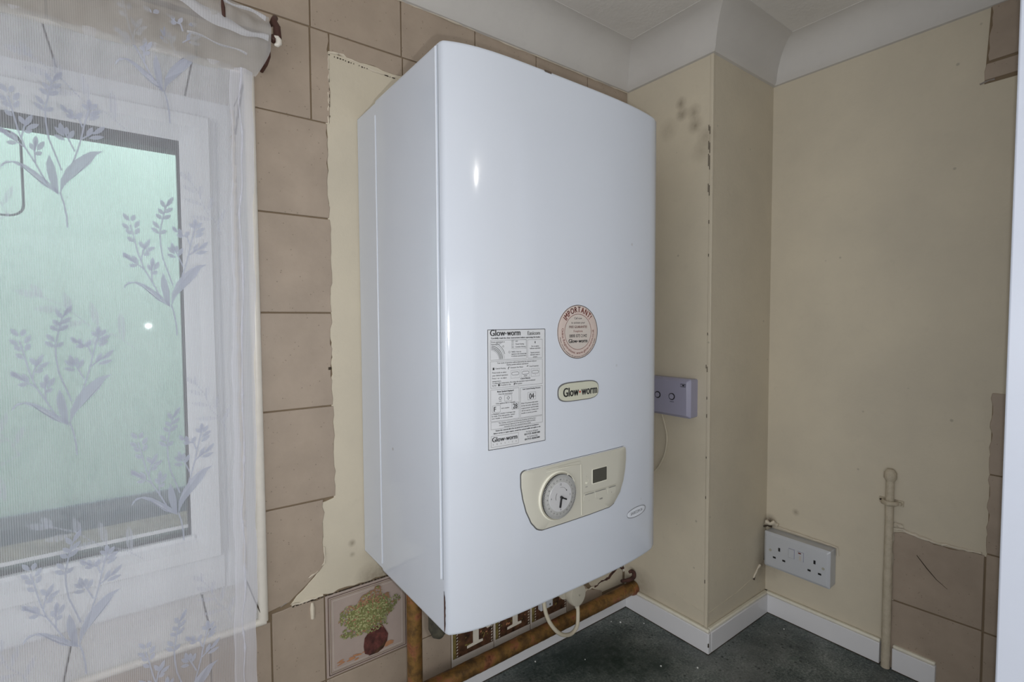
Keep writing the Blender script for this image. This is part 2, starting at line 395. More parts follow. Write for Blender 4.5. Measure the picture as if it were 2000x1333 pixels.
# boxed-in corner: plaster angle bead with chips
MB().box(XA-.0012, XA+.006, -DC-.0012, -DC+.006, ZT+.05, ZC).build('corner_bead', 'cream', wc, bevel=.001)
rr = random.Random(5); mb = MB()
for z, h in ((2.03, .016), (1.99, .022), (1.955, .03), (1.90, .022), (1.84, .008), (1.77, .006), (1.60, .006), (1.52, .012), (1.46, .006), (1.42, .008), (1.33, .004), (1.24, .006), (1.05, .008)):
    mb.box(XA-.0018, XA-.0008, -DC+.0045, -DC+.0058, z, z+h)
    if h > .01: mb.box(XA-.0018, XA-.0008, -DC+.0075, -DC+.0083, z+.008, z+h+.004)
mb.build('chipped_paint', 'crack_and_shade', wc, kind='stuff')

# ------------------------------------------------------------------ wall tiles
G = .0011
def rough_poly(pts, rough, seed, step=.012):
    """rough: list of edge indices (i -> i+1) that are broken"""
    r = random.Random(seed); out = []
    for i, p in enumerate(pts):
        q = pts[(i+1) % len(pts)]; out.append(p)
        if i in rough:
            L = math.dist(p, q); n = max(2, int(L/step))
            for k in range(1, n):
                t = (k + r.uniform(-.3, .3))/n; out.append((p[0]+(q[0]-p[0])*t + r.uniform(-.0022, .0022), p[1]+(q[1]-p[1])*t + r.uniform(-.0022, .0022)))
    return out
def rect(a, b, c, d): return [(a+G, c+G), (b-G, c+G), (b-G, d-G), (a+G, d-G)]
def wtile(pts, m='tile', rough=(), seed=0, front=0.0):
    rr_ = random.Random(seed+int(pts[0][0]*1000)+int(pts[0][1]*77))
    j = rr_.uniform(-.0004, .0004)
    return MB().prism(rough_poly(pts, rough, seed), FW, .0045, front+j).build('tile', m, wb, bevel=.0009)
P_ = .1545
# top row under the coving and the strip below it
xs = [-.071 + P_*k for k in range(-10, 6)]
for a, b in zip(xs, xs[1:]): wtile(rect(a, min(b, XA), 2.100, 2.2))
for a, b in ((-.0425, .0855), (.0855, .24), (.24, .3945), (.3945, .549), (.549, XA)): wtile([(a+G, 2.070), (b-G, 2.070-(b-a)*.02), (b-G, 2.100-G), (a+G, 2.100-G)], rough=(0,), seed=11)
# row beside / above the window head
wtile([(-.2255+G, 2.003), (-.157, 2.003), (-.157, 1.955+G), (-.072-G, 1.955+G), (-.072-G, 2.1-G), (-.2255+G, 2.1-G)])
wtile(rect(-.072, -.0425, 1.955, 2.1), rough=(1,), seed=3)
for k in range(2, 11): wtile(rect(max(-.071-P_*k, -1.6), -.071-P_*(k-1), 2.001, 2.1))
# column between the window and the stripped patch
for i in range(4):
    z0 = 1.342+.1533*i
    wtile(rect(-.1545, -.0455-(.0012 if i % 2 else 0), z0, z0+.1533), rough=(1,), seed=20+i)
wtile([(-.1545+G, 1.182), (-.122, 1.187), (-.098, 1.205), (-.082, 1.219), (-.068, 1.232), (-.0665, 1.342-G), (-.1545+G, 1.342-G)], rough=(1, 2, 3, 4), seed=31)
# left of the window opening (beyond the frame of the picture)
for i in range(-2, 5):
    for a, b in ((-1.6, -1.46), (-1.46, -1.307), (-1.307, -1.153), (-1.153, WX0)):
        z0 = 1.342+.1533*i; wtile(rect(a, b, z0 if i > -2 else 1.03, z0+.1533 if i < 4 else 2.1))
# rows below window and boiler
R1 = (1.0345, 1.178)
for a, b in ((-1.62, -1.465), (-1.465, -1.31), (-1.31, -1.155), (-1.155, -1.0), (-1.0, -.849), (-.849, -.695), (-.695, -.54), (-.54, -.386), (-.386, -.231), (-.231, -.149)):
    wtile(rect(a, b, R1[0], 1.166)); wtile(rect(a, b, .88, R1[0]))
wtile(rect(-.149, -.0675, *R1), rough=(2,), seed=40); wtile(rect(-.149, -.0675, .88, R1[0]))
vt = wtile(rect(-.0675, .0805, *R1), 'tile_light'); vt.data.materials[0] = M['tile_pic']; vt['label'] = 'decorated tile printed with a vase of green flowers'
wtile(rect(-.0675, .0805, .88, R1[0]))
wtile(rect(.0805, .235, *R1)); wtile(rect(.235, .3895, *R1)); wtile(rect(.3895, .5, *R1))
wtile(rect(.0805, .1715, .88, R1[0])); wtile([(.5, 1.0345+G), (.545, 1.0345+G), (.528, 1.07), (.54, 1.09), (.525, 1.178), (.5, 1.178)], rough=(1, 2, 3), seed=9)
dec = []
for a, b in ((.1715, .2735), (.2735, .3715), (.3715, .4805)): dec.append(wtile(rect(a, b, .88, R1[0]), 'tile_light'))
wtile([(.4805+G, .88), (.60, .88), (.60, .962), (.55, .985), (.535, 1.0), (.528, 1.0345-G), (.4805+G, 1.0345-G)], rough=(2, 3, 4), seed=14)
# cream plaster where tiles were stripped
def patch(pts, rough, seed, parent, nm='plaster_patch', f=FW, d0=.004, d1=.0008, m='cream'):
    return MB().prism(rough_poly(pts, rough, seed, .009), f, d0, d1).build(nm, m, parent, bevel=.0012)
patch([(-.0485, 2.070), (-.0485, 1.340), (-.0695, 1.336), (-.0695, 1.235), (-.083, 1.215), (-.100, 1.200), (-.121, 1.181), (-.062, 1.1795), (XA, 1.1805), (XA, 2.066), (.2, 2.070)], (0, 1, 2, 3, 4, 5, 6, 7), 50, wb)
patch([(.552, 1.0), (.572, .975), (.60, .958), (.6775, .955), (.6775, 1.25), (.54, 1.25), (.55, 1.06)], (0, 1, 6), 51, wb)
MB().box(.6795, XA, .004, .0005, .985, 1.25).build('filler_strip', 'trim', wb, bevel=.0006)
# ragged filler ridges along the patch edges
def ridge(path, r0, r1, seed, parent=wb, m='caulk', n=40, amp=.0014):
    rq = random.Random(seed); pts = []
    for i in range(len(path)-1):
        k = max(2, int(math.dist(path[i], path[i+1])/.006))
        for j in range(k): pts.append(tuple(path[i][q]+(path[i+1][q]-path[i][q])*j/k + rq.uniform(-amp, amp)*(1 if q != 1 else .4) for q in range(3)))
    pts.append(path[-1])
    MB().tube(pts, [rq.uniform(r0, r1) for _ in pts], 6, cap=True).build('filler_ridge', m, parent, smooth=True)
ridge([(-.0435, .001, 2.07), (-.02, .001, 2.072), (.0, .001, 2.067), (.04, .001, 2.061), (.075, .001, 2.062), (.1, .001, 2.06)], .001, .0028, 60)
ridge([(-.0435, .001, 2.065), (-.044, .001, 2.03), (-.0455, .001, 1.955)], .0006, .0016, 61)
ridge([(-.120, .0005, 1.180), (-.10, .0005, 1.181), (-.07, .0005, 1.181)], .001, .0026, 62)
ridge([(-.092, .0002, 1.2165), (-.075, .0002, 1.226), (-.0665, .0002, 1.234), (-.0665, .0002, 1.262)], .0006, .0016, 63)
ridge([(-.135, .0005, 1.184), (-.125, .0005, 1.188), (-.118, .0005, 1.195)], .0005, .0013, 64, m='grout_light')
MB().tube([(-.0875, -.0002, 1.175), (-.0875, -.0006, 1.166), (-.0872, -.0004, 1.148)], [.002, .0036, .0028], 8).build('filler_drip', 'caulk', wb, smooth=True)
MB().tube([(-.0535, -.0004, 1.557), (-.0505, .002, 1.557)], [.0022, .0028], 10).build('drilled_hole', 'crack_and_shade', wb, smooth=True)
mb = MB()
rr = random.Random(8)
for i in range(26):
    x = -.0435 + .118*i/26; z = 2.068 - .055*(x+.04); mb.box(x, x+rr.choice((.0008, .002, .005)), -.0006, .001, z-.003-rr.uniform(0, .0012), z-.0022) if rr.random() < .7 else None
for i in range(9):
    z = rr.uniform(1.965, 2.05); mb.box(-.0436, -.0429, -.0004, .001, z, z+rr.uniform(.001, .006))
for i in range(30):
    x = -.118 + .17*i/30; mb.box(x, x+rr.uniform(.002, .006), -.0004, .001, 1.1775+rr.uniform(-.0004, .0004), 1.1787)
mb.build('dark_gap_and_shade', 'crack_and_shade', wb, kind='stuff')

# printed vase tile
F0 = lambda d: (lambda u, v: (u, d, v))
mb = MB()
cx, cz = .0065, 1.1065
for ins, wd, m_ in ((.0052, .0010, 'brown_pic'), (.0085, .0005, 'olive_pic'), (.0125, .0005, 'white_pic')):
    outline(mb, -.0675+ins, .0805-ins, R1[0]+ins, R1[1]-ins, wd, F0(-.0009), m_)
rr = random.Random(2)
def blob(mb, u, v, a, b, th, d, m, n=7):
    c, s_ = math.cos(th), math.sin(th)
    pts = [(u + c*a*math.cos(2*PI*i/n) - s_*b*math.sin(2*PI*i/n), v + s_*a*math.cos(2*PI*i/n) + c*b*math.sin(2*PI*i/n)) for i in range(n)]
    mb.add([(p[0], d, p[1]) for p in pts], [tuple(range(n))], m)
vz = [(-.012, 1.052), (-.004, 1.047), (.012, 1.045), (.022, 1.049), (.030, 1.060), (.032, 1.072), (.026, 1.084), (.020, 1.094), (-.002, 1.094), (-.004, 1.088), (-.012, 1.08), (-.014, 1.066)]
mb.add([(u*.98+.010, -.0014, v+.001) for u, v in vz], [tuple(range(len(vz)))], 'vase')
mb.add([(u+.0, -.00145, v) for u, v in ((.004, 1.047), (.022, 1.046), (.034, 1.053), (.038, 1.066), (.030, 1.057), (.016, 1.051))], [tuple(range(6))], 'brown_pic')
for i in range(26): blob(mb, rr.uniform(-.046, .05), rr.gauss(1.054, .0035), rr.uniform(.003, .009), rr.uniform(.001, .0022), rr.uniform(-.3, .2), -.00095-.000004*i, 'orange')
blob(mb, .006, 1.122, .038, .026, .1, -.0011, 'leaf_a', 20)
for i in range(1500):
    a = rr.uniform(0, 2*PI); q = rr.random()**.55*(1+.16*math.sin(a*5+1)+.08*math.sin(a*11))
    u = .006 + q*.050*math.cos(a); v = 1.122 + q*.038*math.sin(a) + (u-.006)*.10
    if v < 1.088 + abs(u-.01)*.12 or v > 1.166: continue
    if u > .066: continue
    k = 'leaf_c' if (v > 1.140 and rr.random() < .5) or rr.random() < .10 else ('leaf_b' if rr.random() < .45 else 'leaf_a')
    blob(mb, u, v, rr.uniform(.0012, .0030), rr.uniform(.0007, .0016), rr.uniform(0, PI), -.00115-.0000012*i, k, 6)
mb.build('flower_vase_print', None, vt)
# printed brown border tiles
for k, (t, (a, b)) in enumerate(zip(dec, ((.1745, .2705), (.2765, .3685), (.3745, .4775)))):
    mb = MB(); z0, z1 = .9665, R1[0]-.004; rr = random.Random(70+k)
    mb.add([(a, -.0008, z0), (b, -.0008, z0), (b, -.0008, z1), (a, -.0008, z1)], [(0, 1, 2, 3)], 'brown_pic')
    mb.add([(a, -.0009, z0), (a+.007, -.0009, z0), (a+.007, -.0009, z1), (a, -.0009, z1)], [(0, 1, 2, 3)], 'olive_pic')
    for i in range(60): blob(mb, rr.uniform(a+.012, b-.01), rr.uniform(z0+.012, z1), rr.uniform(.0015, .004), rr.uniform(.001, .0025), rr.uniform(0, PI), -.00095-.00001*i, rr.choice(['olive_pic', 'orange', 'vase', 'olive_pic']))
    for xx in (a+.0095, b-.004):
        for i in range(11): blob(mb, xx, z0+.004+i*.0062, .0022, .0012, .7, -.0016, 'white_pic', 6)
    c = (a+b)/2+.006
    if k < 2:
        mb.add([(u, -.0017, v) for u, v in ((c-.022, .977), (c+.016, .9785), (c+.016, .9835), (c+.006, .9845), (c+.006, z1), (c-.008, z1), (c-.008, .984), (c-.022, .9825))], [tuple(range(8))], 'white_pic')
    if k == 0:
        mb.add([(u, -.0018, v) for u, v in ((b-.026, z1), (b-.024, 1.012), (b-.015, 1.001), (b-.007, 1.002), (b-.001, 1.012), (b+.003, z1))], [tuple(range(6))], 'white_pic')
    mb.build('border_print', None, t)

# ------------------------------------------------------------------ right wall: tiles left on the plaster
def vtile(pts, rough=(), seed=0, front=.0030, m='tile'):
    return MB().prism(rough_poly(pts, rough, seed), FV, XV+.001, XV-front).build('tile', m, wr, bevel=.0009)
MB().prism([(-.83, 2.062), (-.611, 2.062), (-.617, 2.197), (-.83, 2.197)], FV, XV+.001, XV-.0010).build('tile_bed', 'grout', wr)
MB().prism([(-.83, .88), (-.497, .88), (-.497, 1.185), (-.637, 1.190), (-.637, 1.49), (-.83, 1.49)], FV, XV+.001, XV-.0010).build('tile_bed', 'grout', wr)
vtile([(-.77, 2.105), (-.6165, 2.101), (-.618, 2.197), (-.77, 2.197)], (1,), 1)
vtile([(-.77, 2.071), (-.6115, 2.068), (-.6135, 2.0965), (-.77, 2.099)], (1,), 2)
for z0, z1 in ((1.347, 1.497), (1.198, 1.345), (1.0485, 1.1955), (.89, 1.0455)):
    vtile([(-.785, z0), (-.6365, z0), (-.6365, z1), (-.785, z1)], (1,) if z0 > 1.19 else (), 5)
vtile([(-.6335, 1.0495), (-.4935, 1.0465), (-.4945, 1.188), (-.53, 1.196), (-.56, 1.186), (-.6335, 1.192)], (1, 2, 3, 4), 6)
vtile([(-.6335, .89), (-.4935, .89), (-.4935, 1.0435), (-.6335, 1.0465)], (1,), 7)
ridge([(XV-.002, -.4925, 1.196), (XV-.002, -.51, 1.199), (XV-.002, -.53, 1.195), (XV-.002, -.56, 1.191), (XV-.002, -.63, 1.195)], .001, .0035, 65, wr)
ridge([(XV-.001, -.605, 2.064), (XV-.001, -.625, 2.066)], .001, .002, 66, wr, 'grout_light')
MB().tube([(XV-.0032, -.534, 1.155), (XV-.0032, -.551, 1.134), (XV-.0032, -.566, 1.118), (XV-.0032, -.583, 1.106)], [.0007, .0009, .0006, .0003], 6).build('scratch', 'crack_and_shade', wr)

# ------------------------------------------------------------------ sealing strips round the worktop
def board(nm, x0, x1, y0, y1, lip):
    mb = MB(); mb.box(x0, x1, y0, y1, ZT, ZT+.046, 'skirt')
    o = struct(mb.build(nm, None, bevel=.0015))
    a, b, c, d = lip
    MB().box(a, b, c, d, ZT+.0455, ZT+.0525).build('strip_lip', 'skirt_lip', o, bevel=.0025)
    MB().box(x0-.0006, x1-.001, y0-.0006, y1-.001, ZT+.0001, ZT+.0017).build('dark_gap_and_shade', 'crack_and_shade', o)  # dark strip painting in the shadow line at the foot of the board
    return o
t = .012
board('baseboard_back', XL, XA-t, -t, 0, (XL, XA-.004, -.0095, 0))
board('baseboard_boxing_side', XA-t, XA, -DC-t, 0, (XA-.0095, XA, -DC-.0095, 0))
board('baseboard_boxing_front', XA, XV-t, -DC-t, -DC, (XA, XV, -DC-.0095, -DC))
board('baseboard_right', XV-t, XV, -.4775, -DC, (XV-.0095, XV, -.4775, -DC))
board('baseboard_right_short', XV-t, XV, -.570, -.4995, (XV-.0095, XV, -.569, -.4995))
mb = MB(); mb.tube([(XA-t-.0006, -DC-t-.0002, ZT+.026), (XA-t-.0004, -DC-t, ZT+.018)], [.0012, .0016], 6); mb.build('scuff', 'crack_and_shade', bpy.data.objects['baseboard_boxing_side'])

ridge([(XA-.0002, -.150, .992), (XA-.0002, -.200, .984), (XA-.0004, -DC, .982)], .0006, .0013, 101, wc, 'cream', amp=.0004)
ridge([(XA, -DC-.0004, .982), (XA+.05, -DC-.0002, .985), (XA+.13, -DC-.0002, .990), (XA+.19, -DC-.0002, 1.0)], .0005, .0010, 102, wc, 'cream', amp=.0004)

# worktop
wt = MB().prism([(XL, 0), (XV, 0), (XV, -.78), (.36, -.78), (.36, -.60), (XL, -.60)], FT, ZT-.038, ZT).build('worktop', 'top', bevel=.004)
tag(wt, 'worn dark green-grey speckled laminate worktop filling the corner under the boiler', 'worktop')
CR = ['largest white plaster crumb, near the foot of the strip under the level copper pipe', 'smaller white crumb right beside the largest, nearer the corner', 'white crumb lying against the strip on the boxed corner side', 'white crumb on the open worktop left of the boxed corner', 'white crumb on the worktop in front of the boxed corner edge', 'white crumb on the worktop below the double socket', 'white crumb on the worktop straight below the loop of flex', 'leftmost white crumb, under the left end of the level copper pipe']
for i, (x, y, r) in enumerate(((.613, -.048, .0022), (.598, -.032, .0012), (.655, -.085, .0014), (.563, -.202, .0018), (.62, -.252, .0018), (.90, -.30, .0014), (.45, -.09, .0012), (.36, -.03, .0016))):
    o = MB().prism([(x+r*math.cos(a)*q, y+r*math.sin(a)*q) for a, q in ((0, 1), (1.1, .7), (2, 1.1), (3.2, .8), (4.4, 1), (5.4, .8))], FT, ZT, ZT+r).build('plaster_crumb', 'crumb')
    tag(o, CR[i], 'crumb'); o['group'] = 'plaster crumbs on the worktop'

# ------------------------------------------------------------------ window
WY = .14
for a, b in ((-.229, WX1-.003), (-.392, -.229), (-.546, -.392), (-.70, -.546), (-.855, -.70), (WX0, -.855)):
    MB().box(a+G, b-G, -.004, WY+.004, WZ0-.007, WZ0).build('sill_tile', 'tile_daylit', wb, bevel=.002)
for a, b in ((-.2305, WX1-.003), (-.385, -.2305), (-.54, -.385), (-.694, -.54), (-.85, -.694), (WX0, -.85)):
    MB().box(a+G, b-G, .002, WY+.004, WZ1, WZ1+.007).build('soffit_tile', 'tile_daylit', wb, bevel=.001)
MB().box(WX1-.0035, WX1, .001, WY+.004, WZ0, WZ1).build('reveal_lining', 'reveal', wb)
MB().box(WX0, WX0+.0035, .001, WY+.004, WZ0, WZ1).build('reveal_lining', 'reveal', wb)
ridge([(WX1-.004, .012, 1.998), (WX1-.004, .05, 1.997), (WX1-.005, .09, 1.975), (WX1-.005, .125, 1.95)], .0008, .002, 71, wb, 'crack_and_shade', amp=.0012)
ridge([(WX1-.006, .135, 1.99), (WX1-.006, .135, 1.8), (WX1-.006, .135, 1.6), (WX1-.006, .135, 1.2)], .0015, .0045, 72, wb, 'caulk', amp=.002)
# tile trim round the opening
def trim(nm, pts, r=.006): o = MB().tube(pts, r, 10).build(nm, 'trim', smooth=True); struct(o); return o
trim('trim_5', [(-.1605, -.001, 1.1725), (-.1605, -.001, 2.0)], .0075)
trim('trim_6', [(WX0, -.001, 1.1715), (-.1565, -.001, 1.1715)], .0058)
trim('trim_7', [(WX0, 0.0, 2.001), (-.2, 0.0, 2.001)], .004)
MB().tube([(-.1560, -.005, 1.176), (-.164, -.006, 1.186), (-.170, -.004, 1.205)], .0008, 6).build('mitre_gap', 'crack_and_shade', bpy.data.objects['trim_5'])
def ring(mb, x0, x1, z0, z1, wx, wz, y0, y1, m=None, wz_top=None):
    wt_ = wz_top if wz_top is not None else wz
    mb.box(x0, x0+wx, y0, y1, z0, z1, m); mb.box(x1-wx, x1, y0, y1, z0, z1, m)
    mb.box(x0+wx, x1-wx, y0, y1, z0, z0+wz, m); mb.box(x0+wx, x1-wx, y0, y1, z1-wt_, z1, m)
def profile_ring(x0, x1, z0, z1, prof_):
    """mitred ring: prof_ = [(inset, y)] closed section"""
    mb = MB(); n = len(prof_); vs = []
    for sx, sz in ((0, 0), (1, 0), (1, 1), (0, 1)):
        for ins, y in prof_: vs.append(((x1-ins) if sx else (x0+ins), y, (z1-ins) if sz else (z0+ins)))
    fs = []
    for c in range(4):
        d = (c+1) % 4
        for i in range(n): j = (i+1) % n; fs.append((c*n+i, c*n+j, d*n+j, d*n+i))
    return mb.add(vs, fs)
win = struct(profile_ring(WX0, WX1-.003, WZ0, WZ1, [(-.001, .14), (.026, .14), (.030, .143), (.047, .143), (.047, .21), (-.001, .21)]).build('window_1', 'upvc', smooth=25))
profile_ring(WX0+.038, WX1-.003-.038, WZ0+.062, WZ1-.030, [(0, .128), (.003, .125), (.022, .125), (.026, .129), (.043, .140), (.043, .19), (0, .19)]).build('opening_sash', 'upvc', win, smooth=25)
MB().box(WX0+.03, WX1-.035, .1385, .20, WZ0, WZ0+.063).build('bottom_rail', 'upvc', win, bevel=.003)
SX0, SX1, SZ0, SZ1 = WX0+.081, WX1-.084, WZ0+.105, WZ1-.073
mb = MB(); ring(mb, SX0, SX1, SZ0, SZ1, .0035, .004, .1405, .17, wz_top=.016); mb.build('gasket', 'rubber', win)
mb = MB(); mb.box(SX0+.003, SX1-.003, .150, .1515, SZ0+.010, SZ0+.0155); mb.build('spacer_bar', 'upvc', win)
MB().box(SX0-.004, SX1+.004, .132, .150, SZ0-.0062, SZ0+.0006).build('glazing_bead', 'bead', win)
MB().box(SX0, SX1, .152, .156, SZ0, SZ1).build('pane', 'glass', win)
mb = MB(); pts = rrect(-.62, -.428, 1.787, 1.905, .016, 5); stroke(mb, pts + [pts[0]], .0032, lambda u, v: (u, .1505, v)); 
o = MB(); o.tube([(u, .160, v) for u, v in pts] + [(pts[0][0], .160, pts[0][1])], .0016, 6); o.build('vent_outline', 'slate', win, smooth=True)
# outside
struct(MB().box(-1.5, .6, .30, .40, 1.17, 1.240).build('trim_8', 'outsill', bevel=.004))
struct(MB().box(-3.6, 2.6, 1.0, 1.1, -.2, 2.30).build('wall_outside', 'green_wall'))
struct(MB().box(-3.6, 2.6, .985, 1.0, -.2, 1.125).build('baseboard_outside', 'slate'))
struct(MB().box(-3.6, 2.6, .3, 1.0, -.25, -.2).build('ground_outside', 'slate'))

# ------------------------------------------------------------------ net curtain
NY = -.030
NX0 = -.95
def edge_x(z): return -.1605 - .0155*(1.986-z)/.888 + .0012*math.sin(z*31) + .0007*math.sin(z*83)
def nety(x, z): 
    k = max(0, (z-1.86)/.12)
    return NY + .0022*math.sin(x*52+.6) + .0014*math.sin(x*117) + k*.0025*math.sin(x*190) + .0012*math.sin(z*19+x*13)
NB = 1.03
def sheet(xa, xb, za, zb, nx, nz, d=0, fa=None, fb=None):
    vs = []; fs = []
    for j in range(nz+1):
        z = za+(zb-za)*j/nz; a = fa(z) if fa else xa; b = fb(z) if fb else xb
        for i in range(nx+1):
            x = a+(b-a)*i/nx; vs.append((x, nety(x, z)+d, z))
    for j in range(nz):
        for i in range(nx): q = j*(nx+1)+i; fs.append((q, q+1, q+nx+2, q+nx+1))
    return MB().add(vs, fs)
cur = thing('net_curtain', 'sheer white net curtain with woven leaf sprays hanging over the window', 'curtain', (-.55, NY, NB))
sheet(NX0, -.19, NB, 1.995, 150, 80, 0, None, lambda z: edge_x(z)-.026).build('net_panel', 'net', cur, smooth=180)
mb = MB(); vs = []; fs = []; nz = 120; sec = 9
for j in range(nz+1):
    z = NB+(1.99-NB)*j/nz; e = edge_x(z)
    for i in range(sec):
        x = e-.028+.028*i/(sec-1); vs.append((x, nety(x, z)-.0012-.0014*math.sin(PI*i/(sec-1))*(1+.5*math.sin(z*47+i*.5))-.0002*math.sin(z*230+i*2), z))
for j in range(nz):
    for i in range(sec-1): q = j*sec+i; fs.append((q, q+1, q+sec+1, q+sec))
mb.add(vs, fs).build('side_hem', 'net_hem', cur, smooth=180)
MB().tube([(edge_x(z)-.0165+.0016*math.sin(z*61)*math.sin(z*17), nety(edge_x(z)-.0165, z)-.0035, z) for z in [NB+(1.99-NB)*i/90 for i in range(91)]], [.0006+.0016*(math.sin(i*1.7)*math.sin(i*.37))**2 for i in range(91)], 5).build('hem_stitching', 'net_hem', cur)
# gathered heading over the wire
mb = MB(); vs = []; fs = []; nx = 190; nz = 18; rr = random.Random(12)
ph = [rr.uniform(0, 6.28) for _ in range(8)]
for j in range(nz+1):
    v = j/nz
    for i in range(nx+1):
        u = i/nx; xr = -.137 - .020*max(0, (.45-v)/.45)**1.2; x = NX0+(xr-NX0)*u; z = 1.985 + .094*v
        wv = .0034*math.sin(x*41+ph[0]+v*5) + .0026*math.sin(x*97+ph[1]-v*7) + .0011*math.sin(v*22+x*31+ph[2]) + .001*math.sin(x*260+ph[3]+v*3)
        rod = .010*math.exp(-((v-.72)/.16)**2)
        z += .0025*math.sin(x*63+ph[4])*(1 if j in (0, nz) else .5)
        vs.append((x, NY-.003-rod+wv*(1.3 if v > .4 else .8), z))
for j in range(nz):
    for i in range(nx):
        q = j*(nx+1)+i
        x = NX0+(-.137-NX0)*i/nx; fs.append((q, q+1, q+nx+2, q+nx+1))
mb.add(vs, fs).build('gathered_heading', 'net_head', cur, smooth=180)
for nm_, x0, x1, z0, z1, w0, w1, sd in (('heading_fold', -.62, -.142, 2.083, 2.036, .020, .017, 1), ('heading_fold', -.30, -.145, 2.088, 2.062, .010, .007, 2), ('heading_fold', -.24, -.170, 2.018, 2.003, .004, .002, 3)):
    mb = MB(); vs = []; n = 70
    for i in range(n+1):
        u = i/n; x = x0+(x1-x0)*u; zc = z0+(z1-z0)*(u**1.6)+.0035*math.sin(x*48+sd)+.0015*math.sin(x*131+sd*2); wd = (w0+(w1-w0)*u)*(.75+.35*math.sin(x*61+sd*1.7))
        for k in range(5): q = k/4-.5; vs.append((x, NY-.0165-.0035*math.cos(q*PI)+.0008*math.sin(x*210+k), zc+q*wd))
    mb.add(vs, [(i*5+k, (i+1)*5+k, (i+1)*5+k+1, i*5+k+1) for i in range(n) for k in range(4)]).build(nm_, 'net_fold', cur, smooth=180)
# woven motifs
def leafpoly(x0, z0, x1, z1, wd):
    dx, dz = x1-x0, z1-z0; L = math.hypot(dx, dz); nx_, nz_ = -dz/L*wd/2, dx/L*wd/2
    P = [(0, 0), (.25, .75), (.5, 1), (.78, .7), (1, 0), (.78, -.7), (.5, -1), (.25, -.75)]
    return [(x0+dx*t_+nx_*s_, z0+dz*t_+nz_*s_) for t_, s_ in P]
MOT = {'P':[[(-5.4,38.4),(-4.3,55.9),(1.4,70.7),(8.4,81.1),(17.1,89.3),(24.1,94.4),(36.5,97.3),(29.2,90.6),(23.7,79.8),(16.6,71.5),(9.5,63.2),(2.6,55.1),(-1.8,47.9)],[(-9.1,40.0),(-13.9,52.6),(-15.9,63.7),(-16.1,72.4),(-13.2,83.0),(-9.2,71.7),(-6.9,58.4),(-6.5,39.7)],[(-6.2,37.4),(-12.6,42.0),(-20.5,46.9),(-28.1,55.3),(-35.6,63.2),(-44.6,68.4),(-50.7,65.7),(-55.0,59.9),(-53.9,65.2),(-49.8,69.4),(-41.5,70.2),(-33.9,67.3),(-26.3,61.6),(-18.6,54.9),(-13.2,49.2),(-6.9,42.6)]],'S':[[(0.0,0.0),(-0.4,13.4),(-2.4,29.2),(-5.3,40.6)],[(-16.4,49.6),(-25.2,70.1),(-33.3,86.8),(-38.8,106.3),(-42.6,126.5),(-45.9,142.2)],[(-2.9,66.7),(-8.0,84.7),(-13.1,102.5),(-14.9,119.9),(-15.2,134.9),(-11.4,154.2),(-8.6,167.1),(-3.4,177.9)],[(7.5,79.0),(12.2,94.1),(16.0,109.4),(19.1,124.9),(24.0,144.8),(24.7,153.7)],[(-25.2,71.1),(-25.3,84.0),(-23.9,96.8)],[(-33.3,86.8),(-42.2,93.9),(-52.4,103.0)],[(-36.0,97.7),(-33.3,110.2),(-30.0,116.4)],[(9.6,92.1),(4.2,105.7),(-0.5,115.9)],[(17.3,122.7),(15.0,131.7),(10.0,134.1),(0.3,142.0)],[(16.5,108.3),(24.8,115.7),(31.9,120.9)]],'L':[(-46.5,146.4,-52.8,155.9),(-44.2,146.4,-40.9,155.1),(-41.5,137.9,-36.1,148.3),(-46.8,136.0,-54.3,143.5),(-44.8,129.7,-50.5,136.1),(-41.0,129.5,-36.9,138.8),(-42.8,120.2,-49.4,126.8),(-8.6,167.1,-13.4,177.8),(-7.2,169.3,0.9,184.0),(-10.5,158.5,-16.6,166.1),(-9.6,160.7,0.1,169.3),(-12.3,152.1,-19.2,158.6),(-11.5,152.1,-2.4,159.5),(-15.6,139.3,-22.7,149.1),(-15.8,132.8,-24.5,140.6),(-14.5,132.8,-7.9,139.0),(24.0,144.8,17.7,151.1),(24.4,147.0,24.7,158.1),(25.3,144.7,32.5,154.0),(24.3,138.1,35.8,146.7),(23.6,132.5,34.2,140.0),(3.5,136.5,-1.5,145.4),(7.5,134.2,6.2,143.0),(10.8,131.8,2.6,134.3),(12.5,131.8,17.3,140.5),(21.2,111.4,27.1,124.5),(27.4,115.5,39.2,128.1),(22.9,110.2,37.9,115.0),(-0.7,110.4,-2.7,123.6),(0.9,108.1,-7.8,117.3),(1.6,103.7,-8.6,107.6),(4.2,105.7,9.5,117.5),(2.6,110.2,3.0,120.1),(-25.3,84.0,-29.2,92.9),(-24.7,88.3,-23.7,102.1),(-23.2,84.9,-16.9,97.3),(-24.9,79.7,-19.2,84.6),(-42.2,93.9,-54.9,107.3),(-39.2,92.6,-44.9,103.5),(-40.0,90.6,-49.1,90.3),(-49.5,99.7,-54.5,105.2),(-32.4,112.2,-37.5,122.0),(-33.3,110.2,-25.8,125.7),(-31.8,108.0,-20.6,115.9),(-33.5,103.8,-26.4,107.6)]}
